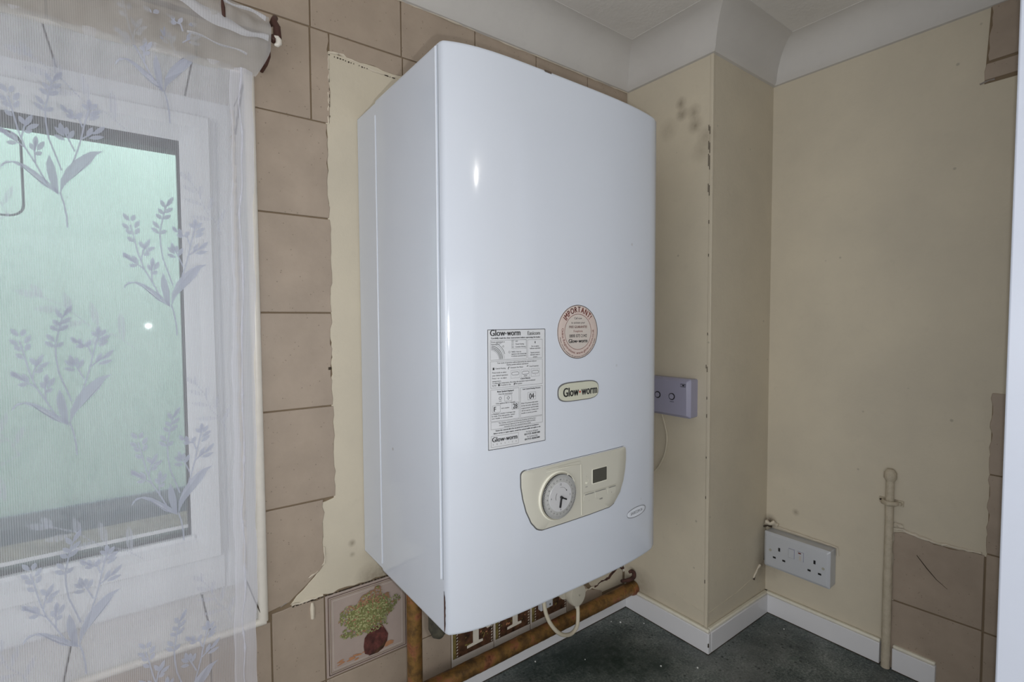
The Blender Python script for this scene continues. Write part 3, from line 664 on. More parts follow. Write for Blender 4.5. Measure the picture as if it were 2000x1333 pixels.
def motif(mb, bx, bz, sc=1, flip=1, d=-.0012):
    cut = lambda p: None
    def tr(u, v): return (bx+flip*u*.001*sc, bz+v*.001*sc)
    def f(x, z): return (x, nety(x, z)+d, z)
    def poly(pts):
        P = [tr(*p) for p in pts]
        if max(p[0]-edge_x(p[1]) for p in P) > -.004 or min(p[1] for p in P) < NB or max(p[1] for p in P) > 2.04: return
        mb.add([f(*p) for p in P], [tuple(range(len(P)))])
    for p in MOT['P']: poly(p)
    for s_ in MOT['S']:
        P = [tr(*q) for q in s_]
        if max(p[0]-edge_x(p[1]) for p in P) > -.004 or min(p[1] for p in P) < NB or max(p[1] for p in P) > 2.04: continue
        stroke(mb, P, .0017*sc, f)
    for a, b, c, e in MOT['L']: poly(leafpoly(a, b, c, e, 5.2))
mb = MB()
for i in range(-5, 1):
    for k in range(-2, 2): motif(mb, -.3665+.212*i, 1.4725+.277*k, flip=1)
    for k in range(-2, 2): motif(mb, -.2605+.212*i, 1.617+.280*(k), flip=1)
mb.build('leaf_weave', 'net_leaf', cur, kind='stuff')
mb = MB(); rr = random.Random(4)
def fern(mb, bx, bz, ang, sc):
    def f(x, z): return (x, nety(x, z)+.0012, z)
    def tr(u, v): c, s_ = math.cos(ang), math.sin(ang); return (bx+(u*c-v*s_)*sc, bz+(u*s_+v*c)*sc)
    def ok(P): return max(p[0]-edge_x(p[1]) for p in P) < -.006 and min(p[1] for p in P) > NB and max(p[1] for p in P) < 1.99
    S = [tr(0, 0), tr(.004, .03), tr(-.002, .06), tr(.006, .10), tr(.003, .135)]
    if ok(S): stroke(mb, S, .0018, f)
    for y, a, L in ((.02, .9, .045), (.035, -1.0, .048), (.055, .75, .04), (.07, -.8, .042), (.09, .7, .032), (.10, -.6, .032), (.125, .4, .024), (.13, -.3, .026)):
        p0 = tr(.002, y); p1 = tr(.002+math.sin(a)*L, y+math.cos(a)*L)
        P = leafpoly(*p0, *p1, .010*sc)
        if ok(P): mb.add([f(*p) for p in P], [tuple(range(8))])
for i in range(-4, 1):
    for k in range(-2, 3):
        fern(mb, -.305+.212*i, 1.60+.277*k, .95, .85); fern(mb, -.415+.212*i, 1.76+.277*k, 2.3, .8); fern(mb, -.205+.212*i, 1.48+.277*k, .5, .6)
mb.build('faint_leaf_weave', 'net_faint', cur, kind='stuff')
# wire, hook and knob
rod = thing('curtain_rod', 'thin brown curtain rod with hooked end threaded through the net heading', 'curtain rod', (-.5, NY, 2.055))
MB().tube([(NX0, -.017, 2.055), (-.5, -.017, 2.054), (-.134, -.017, 2.056), (-.130, -.024, 2.054)], .0035, 10).build('rod', 'brown_metal', rod, smooth=True)
MB().tube([(-.134, -.030, 2.045), (-.126, -.030, 2.052), (-.1265, -.030, 2.066), (-.131, -.029, 2.076), (-.127, -.022, 2.083), (-.130, -.004, 2.080)], [.0045, .0062, .0052, .0036, .0042, .003], 10).build('hook', 'brown_metal', rod, smooth=50)
MB().tube([(-.1355, -.020, 2.045), (-.1365, -.019, 2.026), (-.1405, -.018, 2.014), (-.143, -.001, 2.010)], [.002, .003, .0032, .003], 8).build('lower_prong', 'brown_metal', rod, smooth=True)
mb = MB(); mb.tube([(-.1315+.0065*math.sin(a), -.034, 2.0440-.0065*math.cos(a)) for a in (0, .6, 1.2, 1.9, 2.5, PI)], [.0012, .0034, .0044, .0044, .0034, .0012], 10); mb.build('end_knob', 'trim', rod, smooth=True)
MB().tube([(-.1985, -.046, 2.074), (-.1975, -.049, 2.060), (-.1965, -.047, 2.043)], [.0010, .0026, .0020], 8).build('heading_slit', 'brown_metal', cur, smooth=True)

# ------------------------------------------------------------------ boiler
BW, BZ0, BZ1 = .43, 1.2344, 1.9744
def yf(x):
    u = (x-.215)/.215
    return -.292-.0185*(1-abs(u)**(6 if u < 0 else 3))
boiler = thing('wall_boiler', 'big white enamelled wall-hung gas boiler with a bowed front beside the window', 'boiler', (.215, 0, BZ0))
MB().box(.0015, BW-.002, -.086, 0.0005, BZ0+.001, BZ1-.001).build('back_casing', 'enamel', boiler, bevel=.002)
# front casing, closed section with bowed front and rounded right edge
sec = [(0, -.0835), (0, -.283), (.0004, -.2885), (.002, -.2925)]
xs_ = [.0045, .008, .013, .02, .03, .045, .065, .09, .12, .15, .18, .21, .24, .27, .30, .325, .35, .37, .388, .400]
ys0 = {0: 0}
sec += [(x, yf(x)) for x in xs_]
sec += [(.4075, -.2955), (.4145, -.2925), (.4205, -.287), (.4255, -.279), (.4285, -.268), (.430, -.254), (.430, -.0835)]
n = len(sec); mb = MB()
lv = [(BZ0, .985), (BZ0+.0015, .994), (BZ0+.004, 1.0), (BZ1-.004, 1.0), (BZ1-.0015, .994), (BZ1, .985)]
vs = []
for z, k in lv:
    for x, y in sec:
        vs.append((x if k == 1 else .215+(x-.215)*(1-(1-k)*.35), y if k == 1 or y > -.1 else y+(1-k)*.12, z))
fs = []
for L in range(len(lv)-1):
    for i in range(n-1): fs.append((L*n+i, L*n+i+1, (L+1)*n+i+1, (L+1)*n+i))
    fs.append((L*n+n-1, L*n, (L+1)*n, (L+1)*n+n-1))
fs.append(tuple(range(n-1, -1, -1))); fs.append(tuple((len(lv)-1)*n+i for i in range(n)))
fc = mb.add(vs, fs).build('front_casing', 'enamel', boiler, smooth=38)
MB().box(-.0012, .002, -.0840, -.0815, BZ0+.012, BZ1-.022).build('side_seam', 'enamel_line', boiler, bevel=.0006)
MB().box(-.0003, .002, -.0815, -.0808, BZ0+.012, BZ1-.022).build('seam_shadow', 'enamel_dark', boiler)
MB().tube([(-.0006, -.2790, BZ0+.07), (-.0006, -.2790, BZ1-.003)], .0012, 8).build('edge_bead', 'enamel_line', boiler, smooth=True)
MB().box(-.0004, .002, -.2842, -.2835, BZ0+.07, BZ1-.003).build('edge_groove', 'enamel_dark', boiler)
mb = MB(); rr = random.Random(3); P = []
N = 16
vs = []
for i in range(N+1):
    z = BZ0+.001+.055*i/N; wd = .0022*(1-abs(i/N*2-1)**3)+.0004+rr.uniform(0, .0011)
    vs += [(-.0004, -.2850, z), (-.0006+.0006*(wd > .002), -.2850-wd, z)]
mb.add(vs, [(2*i, 2*i+1, 2*i+3, 2*i+2) for i in range(N)])
mb.build('chipped_edge', 'rust', boiler)
mb = MB(); 
mb.prism([(.1555+u, -.3095+v) for u, v in ((-.006, -.0006), (0, -.0012), (.006, -.0008), (.007, .003), (-.006, .003))], FT, BZ1-.0022, BZ1+.0004); mb.build('chipped_rim', 'outsill', boiler)
mb = MB(); mb.tube([(.036, -.20, BZ0+.03), (.036, -.20, 1.186), (.037, -.202, 1.178), (.039, -.202, 1.174)], [.014, .014, .011, .006], 16, 'olive_dark'); mb.build('valve_body', None, boiler, smooth=50)

def fr(u, v, d=.0006): return (u, yf(u)-d, v)
def frd(d): return lambda u, v: (u, yf(u)-d, v)
def curved_plate(out, d0, d1, name, m, parent, bevel=0):
    """plate with outline 'out' (x,z) following the bowed front; front face is a ring-filled fan"""
    n = len(out); cx = sum(p[0] for p in out)/n; cz = sum(p[1] for p in out)/n
    mb = MB(); vs = [(x, yf(x)+d0, z) for x, z in out]; rings = [1, .985, .8, .55, .28]
    for k, s_ in enumerate(rings): vs += [(cx+(x-cx)*s_, yf(cx+(x-cx)*s_)-(d1 if k else d1*.55), cz+(z-cz)*s_) for x, z in out]
    c = len(vs); vs.append((cx, yf(cx)-d1, cz)); fs = []
    for k in range(len(rings)):
        for i in range(n): j = (i+1) % n; fs.append((k*n+i, k*n+j, (k+1)*n+j, (k+1)*n+i))
    for i in range(n): fs.append((len(rings)*n+i, len(rings)*n+(i+1) % n, c))
    return mb.add(vs, fs).build(name, m, parent, smooth=50)
def dens(pts, step=.006):
    out = []
    for i, p in enumerate(pts):
        q = pts[(i+1) % len(pts)]; k = max(1, int(math.dist(p, q)/step))
        out += [(p[0]+(q[0]-p[0])*j/k, p[1]+(q[1]-p[1])*j/k) for j in range(k)]
    return out
# control panel
pan = dens([(.1052, 1.4250), (.1067, 1.4282), (.1105, 1.4305), (.150, 1.4308), (.20, 1.4315), (.25, 1.4315), (.313, 1.4315), (.3180, 1.4300), (.3200, 1.4240), (.3200, 1.410), (.3180, 1.395), (.3135, 1.3775), (.3050, 1.3600), (.2905, 1.3460), (.2804, 1.3425), (.2331, 1.3415), (.1813, 1.3415), (.1420, 1.3420), (.1330, 1.3455), (.1231, 1.3562), (.1143, 1.3737), (.1086, 1.3925), (.1055, 1.4093)])
def round_loop(P, n=3):
    out = []; k = len(P)
    for i in range(k):
        p0, p1, p2, p3 = (Vector(P[(i+j-1) % k]) for j in range(4))
        for q in range(n):
            t_ = q/n; v_ = .5*((2*p1)+(p2-p0)*t_+(2*p0-5*p1+4*p2-p3)*t_*t_+(-p0+3*p1-3*p2+p3)*t_**3); out.append((v_.x, v_.y))
    return out
pan = round_loop(pan, 2)
cxp = sum(p[0] for p in pan)/len(pan); czp = sum(p[1] for p in pan)/len(pan)
curved_plate([(cxp+(x-cxp)*1.014, czp+(z-czp)*1.03) for x, z in pan], 0, .0006, 'panel_surround', 'seam', boiler)
cp = curved_plate(pan, 0, .0022, 'control_panel', 'panel', boiler)
curved_plate([(cxp+(x-cxp)*1.005+.0022, czp+(z-czp)*1.01+.0004) for x, z in pan], 0, .0008, 'surround_edge', 'enamel_line', boiler)
mb = MB(); f3 = frd(.0025)
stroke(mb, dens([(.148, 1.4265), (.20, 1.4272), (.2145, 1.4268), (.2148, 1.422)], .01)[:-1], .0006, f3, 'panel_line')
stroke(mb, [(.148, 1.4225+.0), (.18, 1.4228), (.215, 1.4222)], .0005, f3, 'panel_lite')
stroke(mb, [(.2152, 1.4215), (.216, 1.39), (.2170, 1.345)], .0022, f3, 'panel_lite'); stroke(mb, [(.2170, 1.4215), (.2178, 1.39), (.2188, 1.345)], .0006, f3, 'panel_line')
mb.build('moulded_line', None, cp)
# timer dial
DX, DZ = .1693, 1.3848
def disc(r0, r1, y0, y1, m, name, parent, n=64, bev=0):
    mb = MB(); c = []
    yy = lambda: yf(DX)
    prof_ = [(r0, y0), (r1, y1)]
    vs = []; fs = []
    for r, d in ((r0, 0), (r0, y0), (r1, y1)):
        for i in range(n): a = 2*PI*i/n; vs.append((DX+r*math.cos(a), yf(DX)-d, DZ+r*math.sin(a)))
    for L in (0, 1):
        for i in range(n): j = (i+1) % n; fs.append((L*n+i, L*n+j, (L+1)*n+j, (L+1)*n+i))
    fs.append(tuple(2*n+i for i in range(n)))
    return mb.add(vs, fs).build(name, m, parent, smooth=30)
disc(.0355, .0335, .0035, .0048, 'panel_lite', 'dial_surround', cp)
disc(.0338, .0333, .0050, .0052, 'panel_line', 'dial_recess', cp)
disc(.0318, .0310, .0062, .0072, 'black', 'dial_rim', cp)
disc(.0292, .0285, .0078, .0082, 'dial', 'dial_ring', cp)
disc(.0212, .0208, .0086, .0090, 'dial_mid', 'dial_face', cp)
mb = MB(); FD = lambda d: (lambda u, v: (u, yf(DX)-d, v))
for i in range(96):
    a = 2*PI*i/96; c, s_ = math.cos(a), math.sin(a)
    hi = 80 < math.degrees(a) < 250 or 290 < math.degrees(a) < 365
    r0, r1 = .0284, .0314
    p = [(DX+r0*c-.00035*s_, DZ+r0*s_+.00035*c), (DX+r1*c-.00035*s_, DZ+r1*s_+.00035*c), (DX+r1*c+.00035*s_, DZ+r1*s_-.00035*c), (DX+r0*c+.00035*s_, DZ+r0*s_-.00035*c)]
    mb.prism(p, lambda u, v, d: (u, yf(DX)-d, v), .006, .0086)
mb.build('timer_tappet', 'dial', cp, kind='stuff')
mb = MB()
for i in range(24):
    a = PI/2-2*PI*i/24; tx = str(i if i else 24)
    text(mb, tx, DX+.0246*math.cos(a), DZ+.0246*math.sin(a)-.0010, .0022, FD(.0084), align='C', m='ink')
for i in range(72):
    a = 2*PI*i/72; stroke(mb, [(DX+.0272*math.cos(a), DZ+.0272*math.sin(a)), (DX+.0284*math.cos(a), DZ+.0284*math.sin(a))], .0004, FD(.0084), 'ink_grey')
for k, tx in ((90, '12'), (0, '3'), (270, '6'), (180, '9')):
    a = math.radians(k); text(mb, tx, DX+.0178*math.cos(a), DZ+.0178*math.sin(a)-.0013, .0028, FD(.0092), align='C', m='ink')
stroke(mb, [(DX+.0135*math.cos(math.radians(a)), DZ+.0135*math.sin(math.radians(a))) for a in range(95, 25, -6)], .0004, FD(.0092), 'ink_grey')
stroke(mb, [(DX+.0095*math.cos(math.radians(a)), DZ+.0095*math.sin(math.radians(a))) for a in range(200, 130, -7)], .0006, FD(.0092), 'ink')
a = math.radians(35); mb.add([(DX+.0135*math.cos(a)+x, yf(DX)-.0092, DZ+.0135*math.sin(a)+z) for x, z in ((-.0012, .001), (.0012, 0), (-.0004, -.0014))], [(0, 1, 2)], 'ink')
mb.build('dial_numeral', None, cp, kind='stuff')
def hand(tip, wd, name):
    c = Vector((DX+.0004, DZ-.0005)); t_ = Vector(tip); d = (t_-c).normalized(); q = Vector((-d.y, d.x))*wd
    b = c-d*.002
    MB().prism([tuple(b-q*.8), tuple(t_-q), tuple(t_+q), tuple(b+q*.8)], lambda u, v, dd: (u, yf(DX)-dd, v), .0092, .0112).build(name, 'black', cp, bevel=.0003)
hand((.1795, 1.3795), .0011, 'hour_hand'); hand((.1672, 1.3700), .0012, 'minute_hand')
MB().tube([(DX+.0004, yf(DX)-.009, DZ-.0005), (DX+.0004, yf(DX)-.0125, DZ-.0005)], .0018, 12).build('hand_hub', 'black', cp, smooth=50)
mb = MB(); mb.prism([(.1845, 1.4125), (.190, 1.4085), (.195, 1.404), (.1985, 1.3995), (.200, 1.401), (.1965, 1.4065), (.191, 1.411), (.186, 1.4145)], lambda u, v, d: (u, yf(DX)-d, v), .003, .0062); mb.build('slide_switch', 'panel_lite', cp, bevel=.0005)
mb = MB(); mb.prism([(.186, 1.4112), (.191, 1.4078), (.1935, 1.4045), (.1945, 1.4052), (.1915, 1.4092), (.187, 1.4125)], lambda u, v, d: (u, yf(DX)-d, v), .005, .0068); mb.build('switch_slot', 'black', cp)
# display
curved_plate(dens(rrect(.2390, .2722, 1.3865, 1.4095, .0012, 2), .008), 0, .0028, 'display_bezel', 'panel_lite', cp)
curved_plate(dens(rrect(.2400, .2710, 1.3880, 1.4088, .0006, 2), .008), 0, .0033, 'display_screen', 'lcd', cp)
for i, (a, b, c) in enumerate(((.2205, .2425, 1.3672), (.2455, .2700, 1.3672), (.2730, .2930, 1.3672))):
    curved_plate(dens(rrect(a+.0005, b-.0005, c-.0045, c+.0062, .0035, 3), .004), 0, .0029, 'push_button', 'panel', cp)
mb = MB(); f4 = frd(.0031)
for a, b, c, e in ((.2205, .2421, 1.3768, 1.3760), (.2455, .2704, 1.3760, 1.3760), (.2733, .2923, 1.3760, 1.3764)): stroke(mb, [(a, c), ((a+b)/2, c), (b, e)], .0005, f4, 'panel_line')
for a, b, c in ((.2241, .2425, 1.3738), (.2458, .2690, 1.3738), (.2760, .2923, 1.3738)): stroke(mb, [(a, c), ((a+b)/2, c), (b, c)], .0008, f4, 'ink_grey')
text(mb, '-', .2320, 1.3630, .0030, f4, m='ink_grey', align='C'); text(mb, 'mode', .2585, 1.3600, .0022, f4, m='ink_grey', align='C', bold=.0002); text(mb, '+', .2823, 1.3640, .0030, f4, m='ink_grey', align='C')
text(mb, '!', .2267, 1.4000, .0028, f4, m='ink_grey', align='C'); text(mb, 'reset', .2267, 1.3850, .0018, f4, m='ink_grey', align='C')
stroke(mb, arc(.2275, 1.3945, .0028, -80, 60, 6), .0006, f4, 'panel_lite')
mb.build('button_legend', None, cp)
MB().tube([(.2267, yf(.2267)-.001, 1.3915), (.2267, yf(.2267)-.0032, 1.3915)], .0016, 12).build('reset_button', 'panel_lite', cp, smooth=50)
# name badge
def pillshape(cx, cz, hw, hh, bow):
    g = lambda v, e: math.copysign(abs(v)**e, v)
    return [(cx+hw*g(math.cos(2*PI*i/48), .42), cz+hh*g(math.sin(2*PI*i/48), .72)) for i in range(48)]
BX, BZc = .2128, 1.5310
curved_plate(pillshape(BX, BZc, .0418, .0143, 0), 0, .0014, 'badge_rim', 'ink_grey', boiler)
bd = curved_plate(pillshape(BX, BZc, .0403, .0130, 0), 0, .0022, 'name_badge', 'badge', boiler)
mb = MB(); f5 = frd(.0027)
text(mb, 'Glow', .1800, BZc-.0062, .0128, f5, wd=.0300, m='ink', bold=.0009); text(mb, 'worm', .2163, BZc-.0062, .0128, f5, wd=.0325, m='ink', bold=.0009)
mb.add([f5(.2133+.0016*math.cos(q), BZc-.0012+.0016*math.sin(q)) for q in [2*PI*i/10 for i in range(10)]], [tuple(range(10))], 'red')
mb.build('badge_lettering', None, bd)
# small oval model badge
mb = MB(); OX, OZ = .3515, 1.3162; f6 = frd(.0008)
stroke(mb, [(OX+.0268*math.cos(q)*(1 if True else 1), OZ+.0078*math.copysign(abs(math.sin(q))**.8, math.sin(q))) for q in [2*PI*i/28 for i in range(28)]], .0007, f6, 'ink_grey', closed=True)
ob = curved_plate([(OX+.0262*math.cos(q), OZ+.0074*math.copysign(abs(math.sin(q))**.8, math.sin(q))) for q in [2*PI*i/28 for i in range(28)]], 0, .0005, 'model_badge', 'enamel_line', boiler)
text(mb, 'EASICOM 24', OX, OZ-.0022, .0046, frd(.0009), m='ink_grey', align='C', maxw=.038); mb.build('badge_lettering', None, ob)
# instruction label
LX0, LX1, LZ0, LZ1 = .0540, .1480, 1.4672, 1.6232
def flat_sheet(x0, x1, z0, z1, d, name, m, parent, n=16):
    vs = []; fs = []
    for i in range(n+1):
        x = x0+(x1-x0)*i/n
        for k, (z, dd) in enumerate(((z0, -.0005), (z0, d), (z1, d), (z1, -.0005))): vs.append((x, yf(x)-dd, z))
    for i in range(n):
        for k in range(3): fs.append((4*i+k, 4*(i+1)+k, 4*(i+1)+k+1, 4*i+k+1))
    fs.append((0, 1, 2, 3)); fs.append((4*n+3, 4*n+2, 4*n+1, 4*n))
    return MB().add(vs, fs).build(name, m, parent)
lab = flat_sheet(LX0, LX1, LZ0, LZ1, .0004, 'instruction_label', 'paper', boiler)
mb = MB(); f7 = frd(.0007); f8 = frd(.0008)
outline(mb, LX0+.0003, LX1-.0003, LZ0+.0003, LZ1-.0003, .0007, f7, 'ink')
text(mb, 'Glow', .0575, 1.6150, .0078, f7, wd=.0225, m='ink', bold=.0006); text(mb, 'worm', .0830, 1.6150, .0078, f7, wd=.0215, m='ink', bold=.0006)
mb.add([f7(.0814+.0010*math.cos(q), 1.6177+.0010*math.sin(q)) for q in [2*PI*i/8 for i in range(8)]], [tuple(range(8))], 'ink')
text(mb, 'Easicom', .1170, 1.6152, .0052, f7, wd=.0215, m='ink_grey', bold=.0004)
text(mb, 'Carefully read the clear instructions before operating the boiler', .0590, 1.6112, .0019, f7, wd=.0800, m='ink', bold=.0003)
def para(x, z, lines, h, w_, m='ink_grey', lead=1.62, align='L', bold=.00012):
    for i, l in enumerate(lines): text(mb, l, x, z-i*h*lead, h, f7, m=m, align=align, maxw=w_, bold=bold)
outline(mb, .0580, .1150, 1.5838, 1.6092, .0003, f7, 'ink_grey'); outline(mb, .1172, .1428, 1.5838, 1.6088, .0003, f7, 'ink_grey')
para(.0592, 1.6063, ['Rotate switch knob to', 'keep position.'], .0017, .029)
outline(mb, .0905, .1147, 1.5975, 1.6090, .0002, f7, 'ink_grey')
para(.0965, 1.6063, ['OFF', 'Timed Heating', 'Constant Heating'], .0018, .018, lead=2.0)
for z in (1.6072, 1.6036, 1.6000): stroke(mb, [(.0925+.0012*math.cos(q), z+.0012*math.sin(q)) for q in [2*PI*i/10 for i in range(10)]], .0003, f7, 'ink', closed=True)
para(.0900, 1.5925, ['TIMED : Push the', 'segments to the outward edge', 'to indicate a period of time.'], .0017, .0245)
stroke(mb, [(.0868+.0013*math.cos(q), 1.5933+.0013*math.sin(q)) for q in [2*PI*i/10 for i in range(10)]], .0003, f7, 'ink', closed=True)
for r, wd in ((.0205, .0003), (.0180, .0008), (.0160, .0008), (.0142, .0008), (.0125, .0003)): stroke(mb, [(.0583+r*math.cos(math.radians(a)), 1.5842+r*math.sin(math.radians(a))) for a in range(2, 89, 6)], wd, f7, 'ink_grey')
stroke(mb, [(.0583+.0225*math.cos(math.radians(a)), 1.5842+.0225*math.sin(math.radians(a))) for a in range(18, 60, 5)], .0005, f7, 'ink')
for a, r in ((66, .0235), (56, .026), (42, .0255)): stroke(mb, [(.0583+r*math.cos(math.radians(a))+.0011*math.cos(q), 1.5842+r*math.sin(math.radians(a))+.0011*math.sin(q)) for q in [2*PI*i/8 for i in range(8)]], .0003, f7, 'ink', closed=True)
para(.1300, 1.5990, ['Set on option', 'Indicates operation', '', 'System pressure', 'indicates water is', 'present'], .0018, .023, align='C')
mb.add([f7(.1300+x, 1.6035+z) for x, z in ((-.0006, 0), (.0006, 0), (.0006, .003), (-.0006, .003))], [(0, 1, 2, 3)], 'ink')
outline(mb, .0580, .1428, 1.5476, 1.5818, .0003, f7, 'ink_grey')
para(.1002, 1.5788, ['Your mode of operation will be indicated by the relevant indicator', 'Flashing symbol indicates operational'], .0018, .080, align='C')
para(.0652, 1.5718, ['Central Heating'], .0018, .016); para(.0885, 1.5718, ['Domestic Hot Water'], .0018, .021); para(.1200, 1.5718, ['Frost Protection'], .0018, .018)
mb.add([f7(.0612+x, 1.5710+z) for x, z in ((0, 0), (.0024, 0), (.0024, .003), (0, .003))], [(0, 1, 2, 3)], 'ink'); stroke(mb, [(.0850, 1.5708), (.0852, 1.573), (.0868, 1.5738)], .0009, f7, 'ink'); stroke(mb, [(.1155, 1.5725), (.1170, 1.5738), (.1182, 1.573)], .0008, f7, 'ink')
para(.0605, 1.5665, ['Press mode to select', 'your desired operation.', 'Press + or - to adjust', 'temperature.'], .0019, .026, lead=1.95)
for a, b in ((.0890, .1035), (.1060, .1205), (.1230, .1375)):
    outline(mb, a, b, 1.5585, 1.5690, .0002, f7, 'ink_grey'); P = rrect(a+.0015, b-.0015, 1.5625, 1.5665, .0019, 3); stroke(mb, P, .0004, f7, 'ink', closed=True)
para(.0962, 1.5597, ['-'], .0018, .01, align='C'); para(.1132, 1.5597, ['mode'], .0018, .01, align='C'); para(.1302, 1.5597, ['+'], .0018, .01, align='C'); para(.1130, 1.5560, ['Control Buttons'], .0019, .02, 'ink', align='C', bold=.0002)
para(.0605, 1.5528, ['To adjust the temperature, first select the operation required indicated', 'by the       CH symbol or the       DHW symbol.'], .0018, .078)
mb.add([f7(.0692+x, 1.5496+z) for x, z in ((0, 0), (.0022, 0), (.0022, .0028), (0, .0028))], [(0, 1, 2, 3)], 'ink'); stroke(mb, [(.0942, 1.5492), (.0945, 1.5512), (.0962, 1.5520)], .0009, f7, 'ink')
outline(mb, .0580, .1023, 1.5042, 1.5452, .0003, f7, 'ink_grey'); outline(mb, .1045, .1428, 1.5042, 1.5446, .0003, f7, 'ink_grey')
para(.0805, 1.5415, ['Reset Symbol Displayed'], .0020, .030, 'ink', align='C', bold=.0003); para(.0805, 1.5382, ['Press the reset button'], .0018, .027, align='C')
para(.1237, 1.5415, ['Low Central Heating Pressure'], .0019, .036, 'ink', align='C', bold=.0002)
stroke(mb, [(.0722+.0018*math.cos(q), 1.5335+.0018*math.sin(q)) for q in [2*PI*i/10 for i in range(10)]], .0005, f7, 'ink', closed=True); outline(mb, .0790, .0905, 1.5290, 1.5370, .0003, f7, 'ink_grey')
stroke(mb, [(.0848+.0022*math.cos(q), 1.5330+.0022*math.sin(q)) for q in [2*PI*i/4 for i in range(4)]], .0007, f7, 'ink', closed=True); para(.0722, 1.5292, ['reset'], .0014, .006, align='C')
outline(mb, .1170, .1308, 1.5270, 1.5372, .0003, f7, 'ink_grey'); text(mb, '04', .1195, 1.5282, .0075, f7, wd=.0080, m='ink', bold=.0004); mb.add([f7(.1290+x, 1.5310+z) for x, z in ((0, 0), (.001, 0), (.001, .001), (0, .001))], [(0, 1, 2, 3)], 'ink')
para(.0805, 1.5262, ['If the appliance fails to reset and'], .0017, .034, align='C')
outline(mb, .0605, .0722, 1.5155, 1.5245, .0003, f7, 'ink_grey'); text(mb, 'F', .0625, 1.5168, .0062, f7, m='ink', bold=.0004); para(.0738, 1.5195, ['and a number'], .0017, .015); outline(mb, .0905, .1010, 1.5170, 1.5260, .0003, f7, 'ink_grey'); text(mb, '28', .0922, 1.5180, .0066, f7, wd=.0070, m='ink', bold=.0004)
para(.0595, 1.5128, ['is displayed, a further 3 attempts may', 'be made. If the fault persists, contact', 'your installer or service provider.'], .0018, .041)
para(.1060, 1.5225, ['If the CH pressure falls below', '0.4 bar the boiler will limit the', 'output pressure and the boiler', 'will not operate. Contact your', 'installer or service provider.'], .0018, .035, lead=1.85)
outline(mb, .0582, .1428, 1.4938, 1.5030, .0003, f7, 'ink_grey')
para(.1002, 1.5003, ['The cleaning, setting and commissioning should be carried out by a', 'competent person approved at the time by the Health and Safety', 'Executive, and on the completed card provided.'], .0017, .078, align='C')
para(.1005, 1.4908, ['Ensure the controls allow the set period of its operation to recommence', 'Before service or repair request, consult the enclosed leaflet and replies to this'], .0018, .082, 'ink', lead=1.9, align='C', bold=.0002)
outline(mb, .0582, .1010, 1.4706, 1.4850, .0003, f7, 'ink_grey')
text(mb, 'Glow', .0597, 1.4772, .0062, f7, wd=.0185, m='ink', bold=.0005); text(mb, 'worm', .0807, 1.4772, .0062, f7, wd=.0180, m='ink', bold=.0005); mb.add([f7(.0794+.0008*math.cos(q), 1.4792+.0008*math.sin(q)) for q in [2*PI*i/8 for i in range(8)]], [tuple(range(8))], 'ink')
for i, ch in enumerate('SERVICE'): text(mb, ch, .0612+i*.0060, 1.4730, .0020, f7, m='ink_grey', align='C')
para(.1245, 1.4832, ['For Service & Repairs'], .0018, .033, align='C'); text(mb, '01773 828100', .1245, 1.4795, .0024, f7, wd=.0270, m='ink', align='C', bold=.0004); para(.1245, 1.4762, ['For Technical Help'], .0018, .030, align='C'); text(mb, '01773 828300', .1245, 1.4725, .0024, f7, wd=.0260, m='ink', align='C', bold=.0004)
mb.build('label_print', None, lab)
# round sticker
SXc, SZc, SR = .2115, 1.6177, .0398
st = curved_plate([(SXc+SR*1.02*math.cos(2*PI*i/64), SZc+SR*.985*math.sin(2*PI*i/64)) for i in range(64)], 0, .0004, 'guarantee_sticker', 'paper_pink', boiler)
mb = MB(); f9 = frd(.0007); fA = frd(.0009)
ci = lambda r, n=64: [(SXc+r*1.02*math.cos(2*PI*i/n), SZc+r*.985*math.sin(2*PI*i/n)) for i in range(n)]
mb.add([frd(.0006)(*p) for p in ci(.0262)], [tuple(range(64))], 'paper_mid')
stroke(mb, ci(.0393), .0008, f9, 'ink', closed=True); stroke(mb, ci(.0262), .0006, f9, 'ink_red', closed=True)
text_arc(mb, 'IMPORTANT!', SXc, SZc, .0285, .0082, 92, f9, 106, 'ink_red')
text_arc(mb, 'IMPORTANT!', SXc+.0006, SZc, .0285, .0082, 92, f9, 106, 'ink_red')
text_arc(mb, 'Online Registrations: www.glow-worm.co.uk', SXc, SZc, .0325, .0036, 268, f9, 196, 'ink_red', inner=True)
text_arc(mb, 'Please carefully complete the guarantee card supplied with your boiler', SXc, SZc, .0372, .0020, 268, f9, 152, 'ink', inner=True)
for z, l, h, m_, b_ in ((1.6360, 'Call now', .0032, 'ink', 0), (1.6297, 'to activate your', .0032, 'ink', 0), (1.6233, 'FREE GUARANTEE', .0034, 'ink_red', .0002), (1.6172, 'Freephone', .0032, 'ink_red', 0), (1.6098, '0800 073 2142', .0044, 'ink', .0002)):
    text(mb, l, SXc, z, h, f9, m=m_, align='C', maxw=.044, bold=b_)
text(mb, 'Glow', SXc-.0192, 1.6018, .0056, f9, wd=.0165, m='ink', bold=.0006); text(mb, 'worm', SXc+.0006, 1.6018, .0056, f9, wd=.0178, m='ink', bold=.0006)
mb.add([f9(SXc-.0010+.0009*math.cos(q), 1.6038+.0009*math.sin(q)) for q in [2*PI*i/8 for i in range(8)]], [tuple(range(8))], 'ink')
mb.build('sticker_print', None, st)

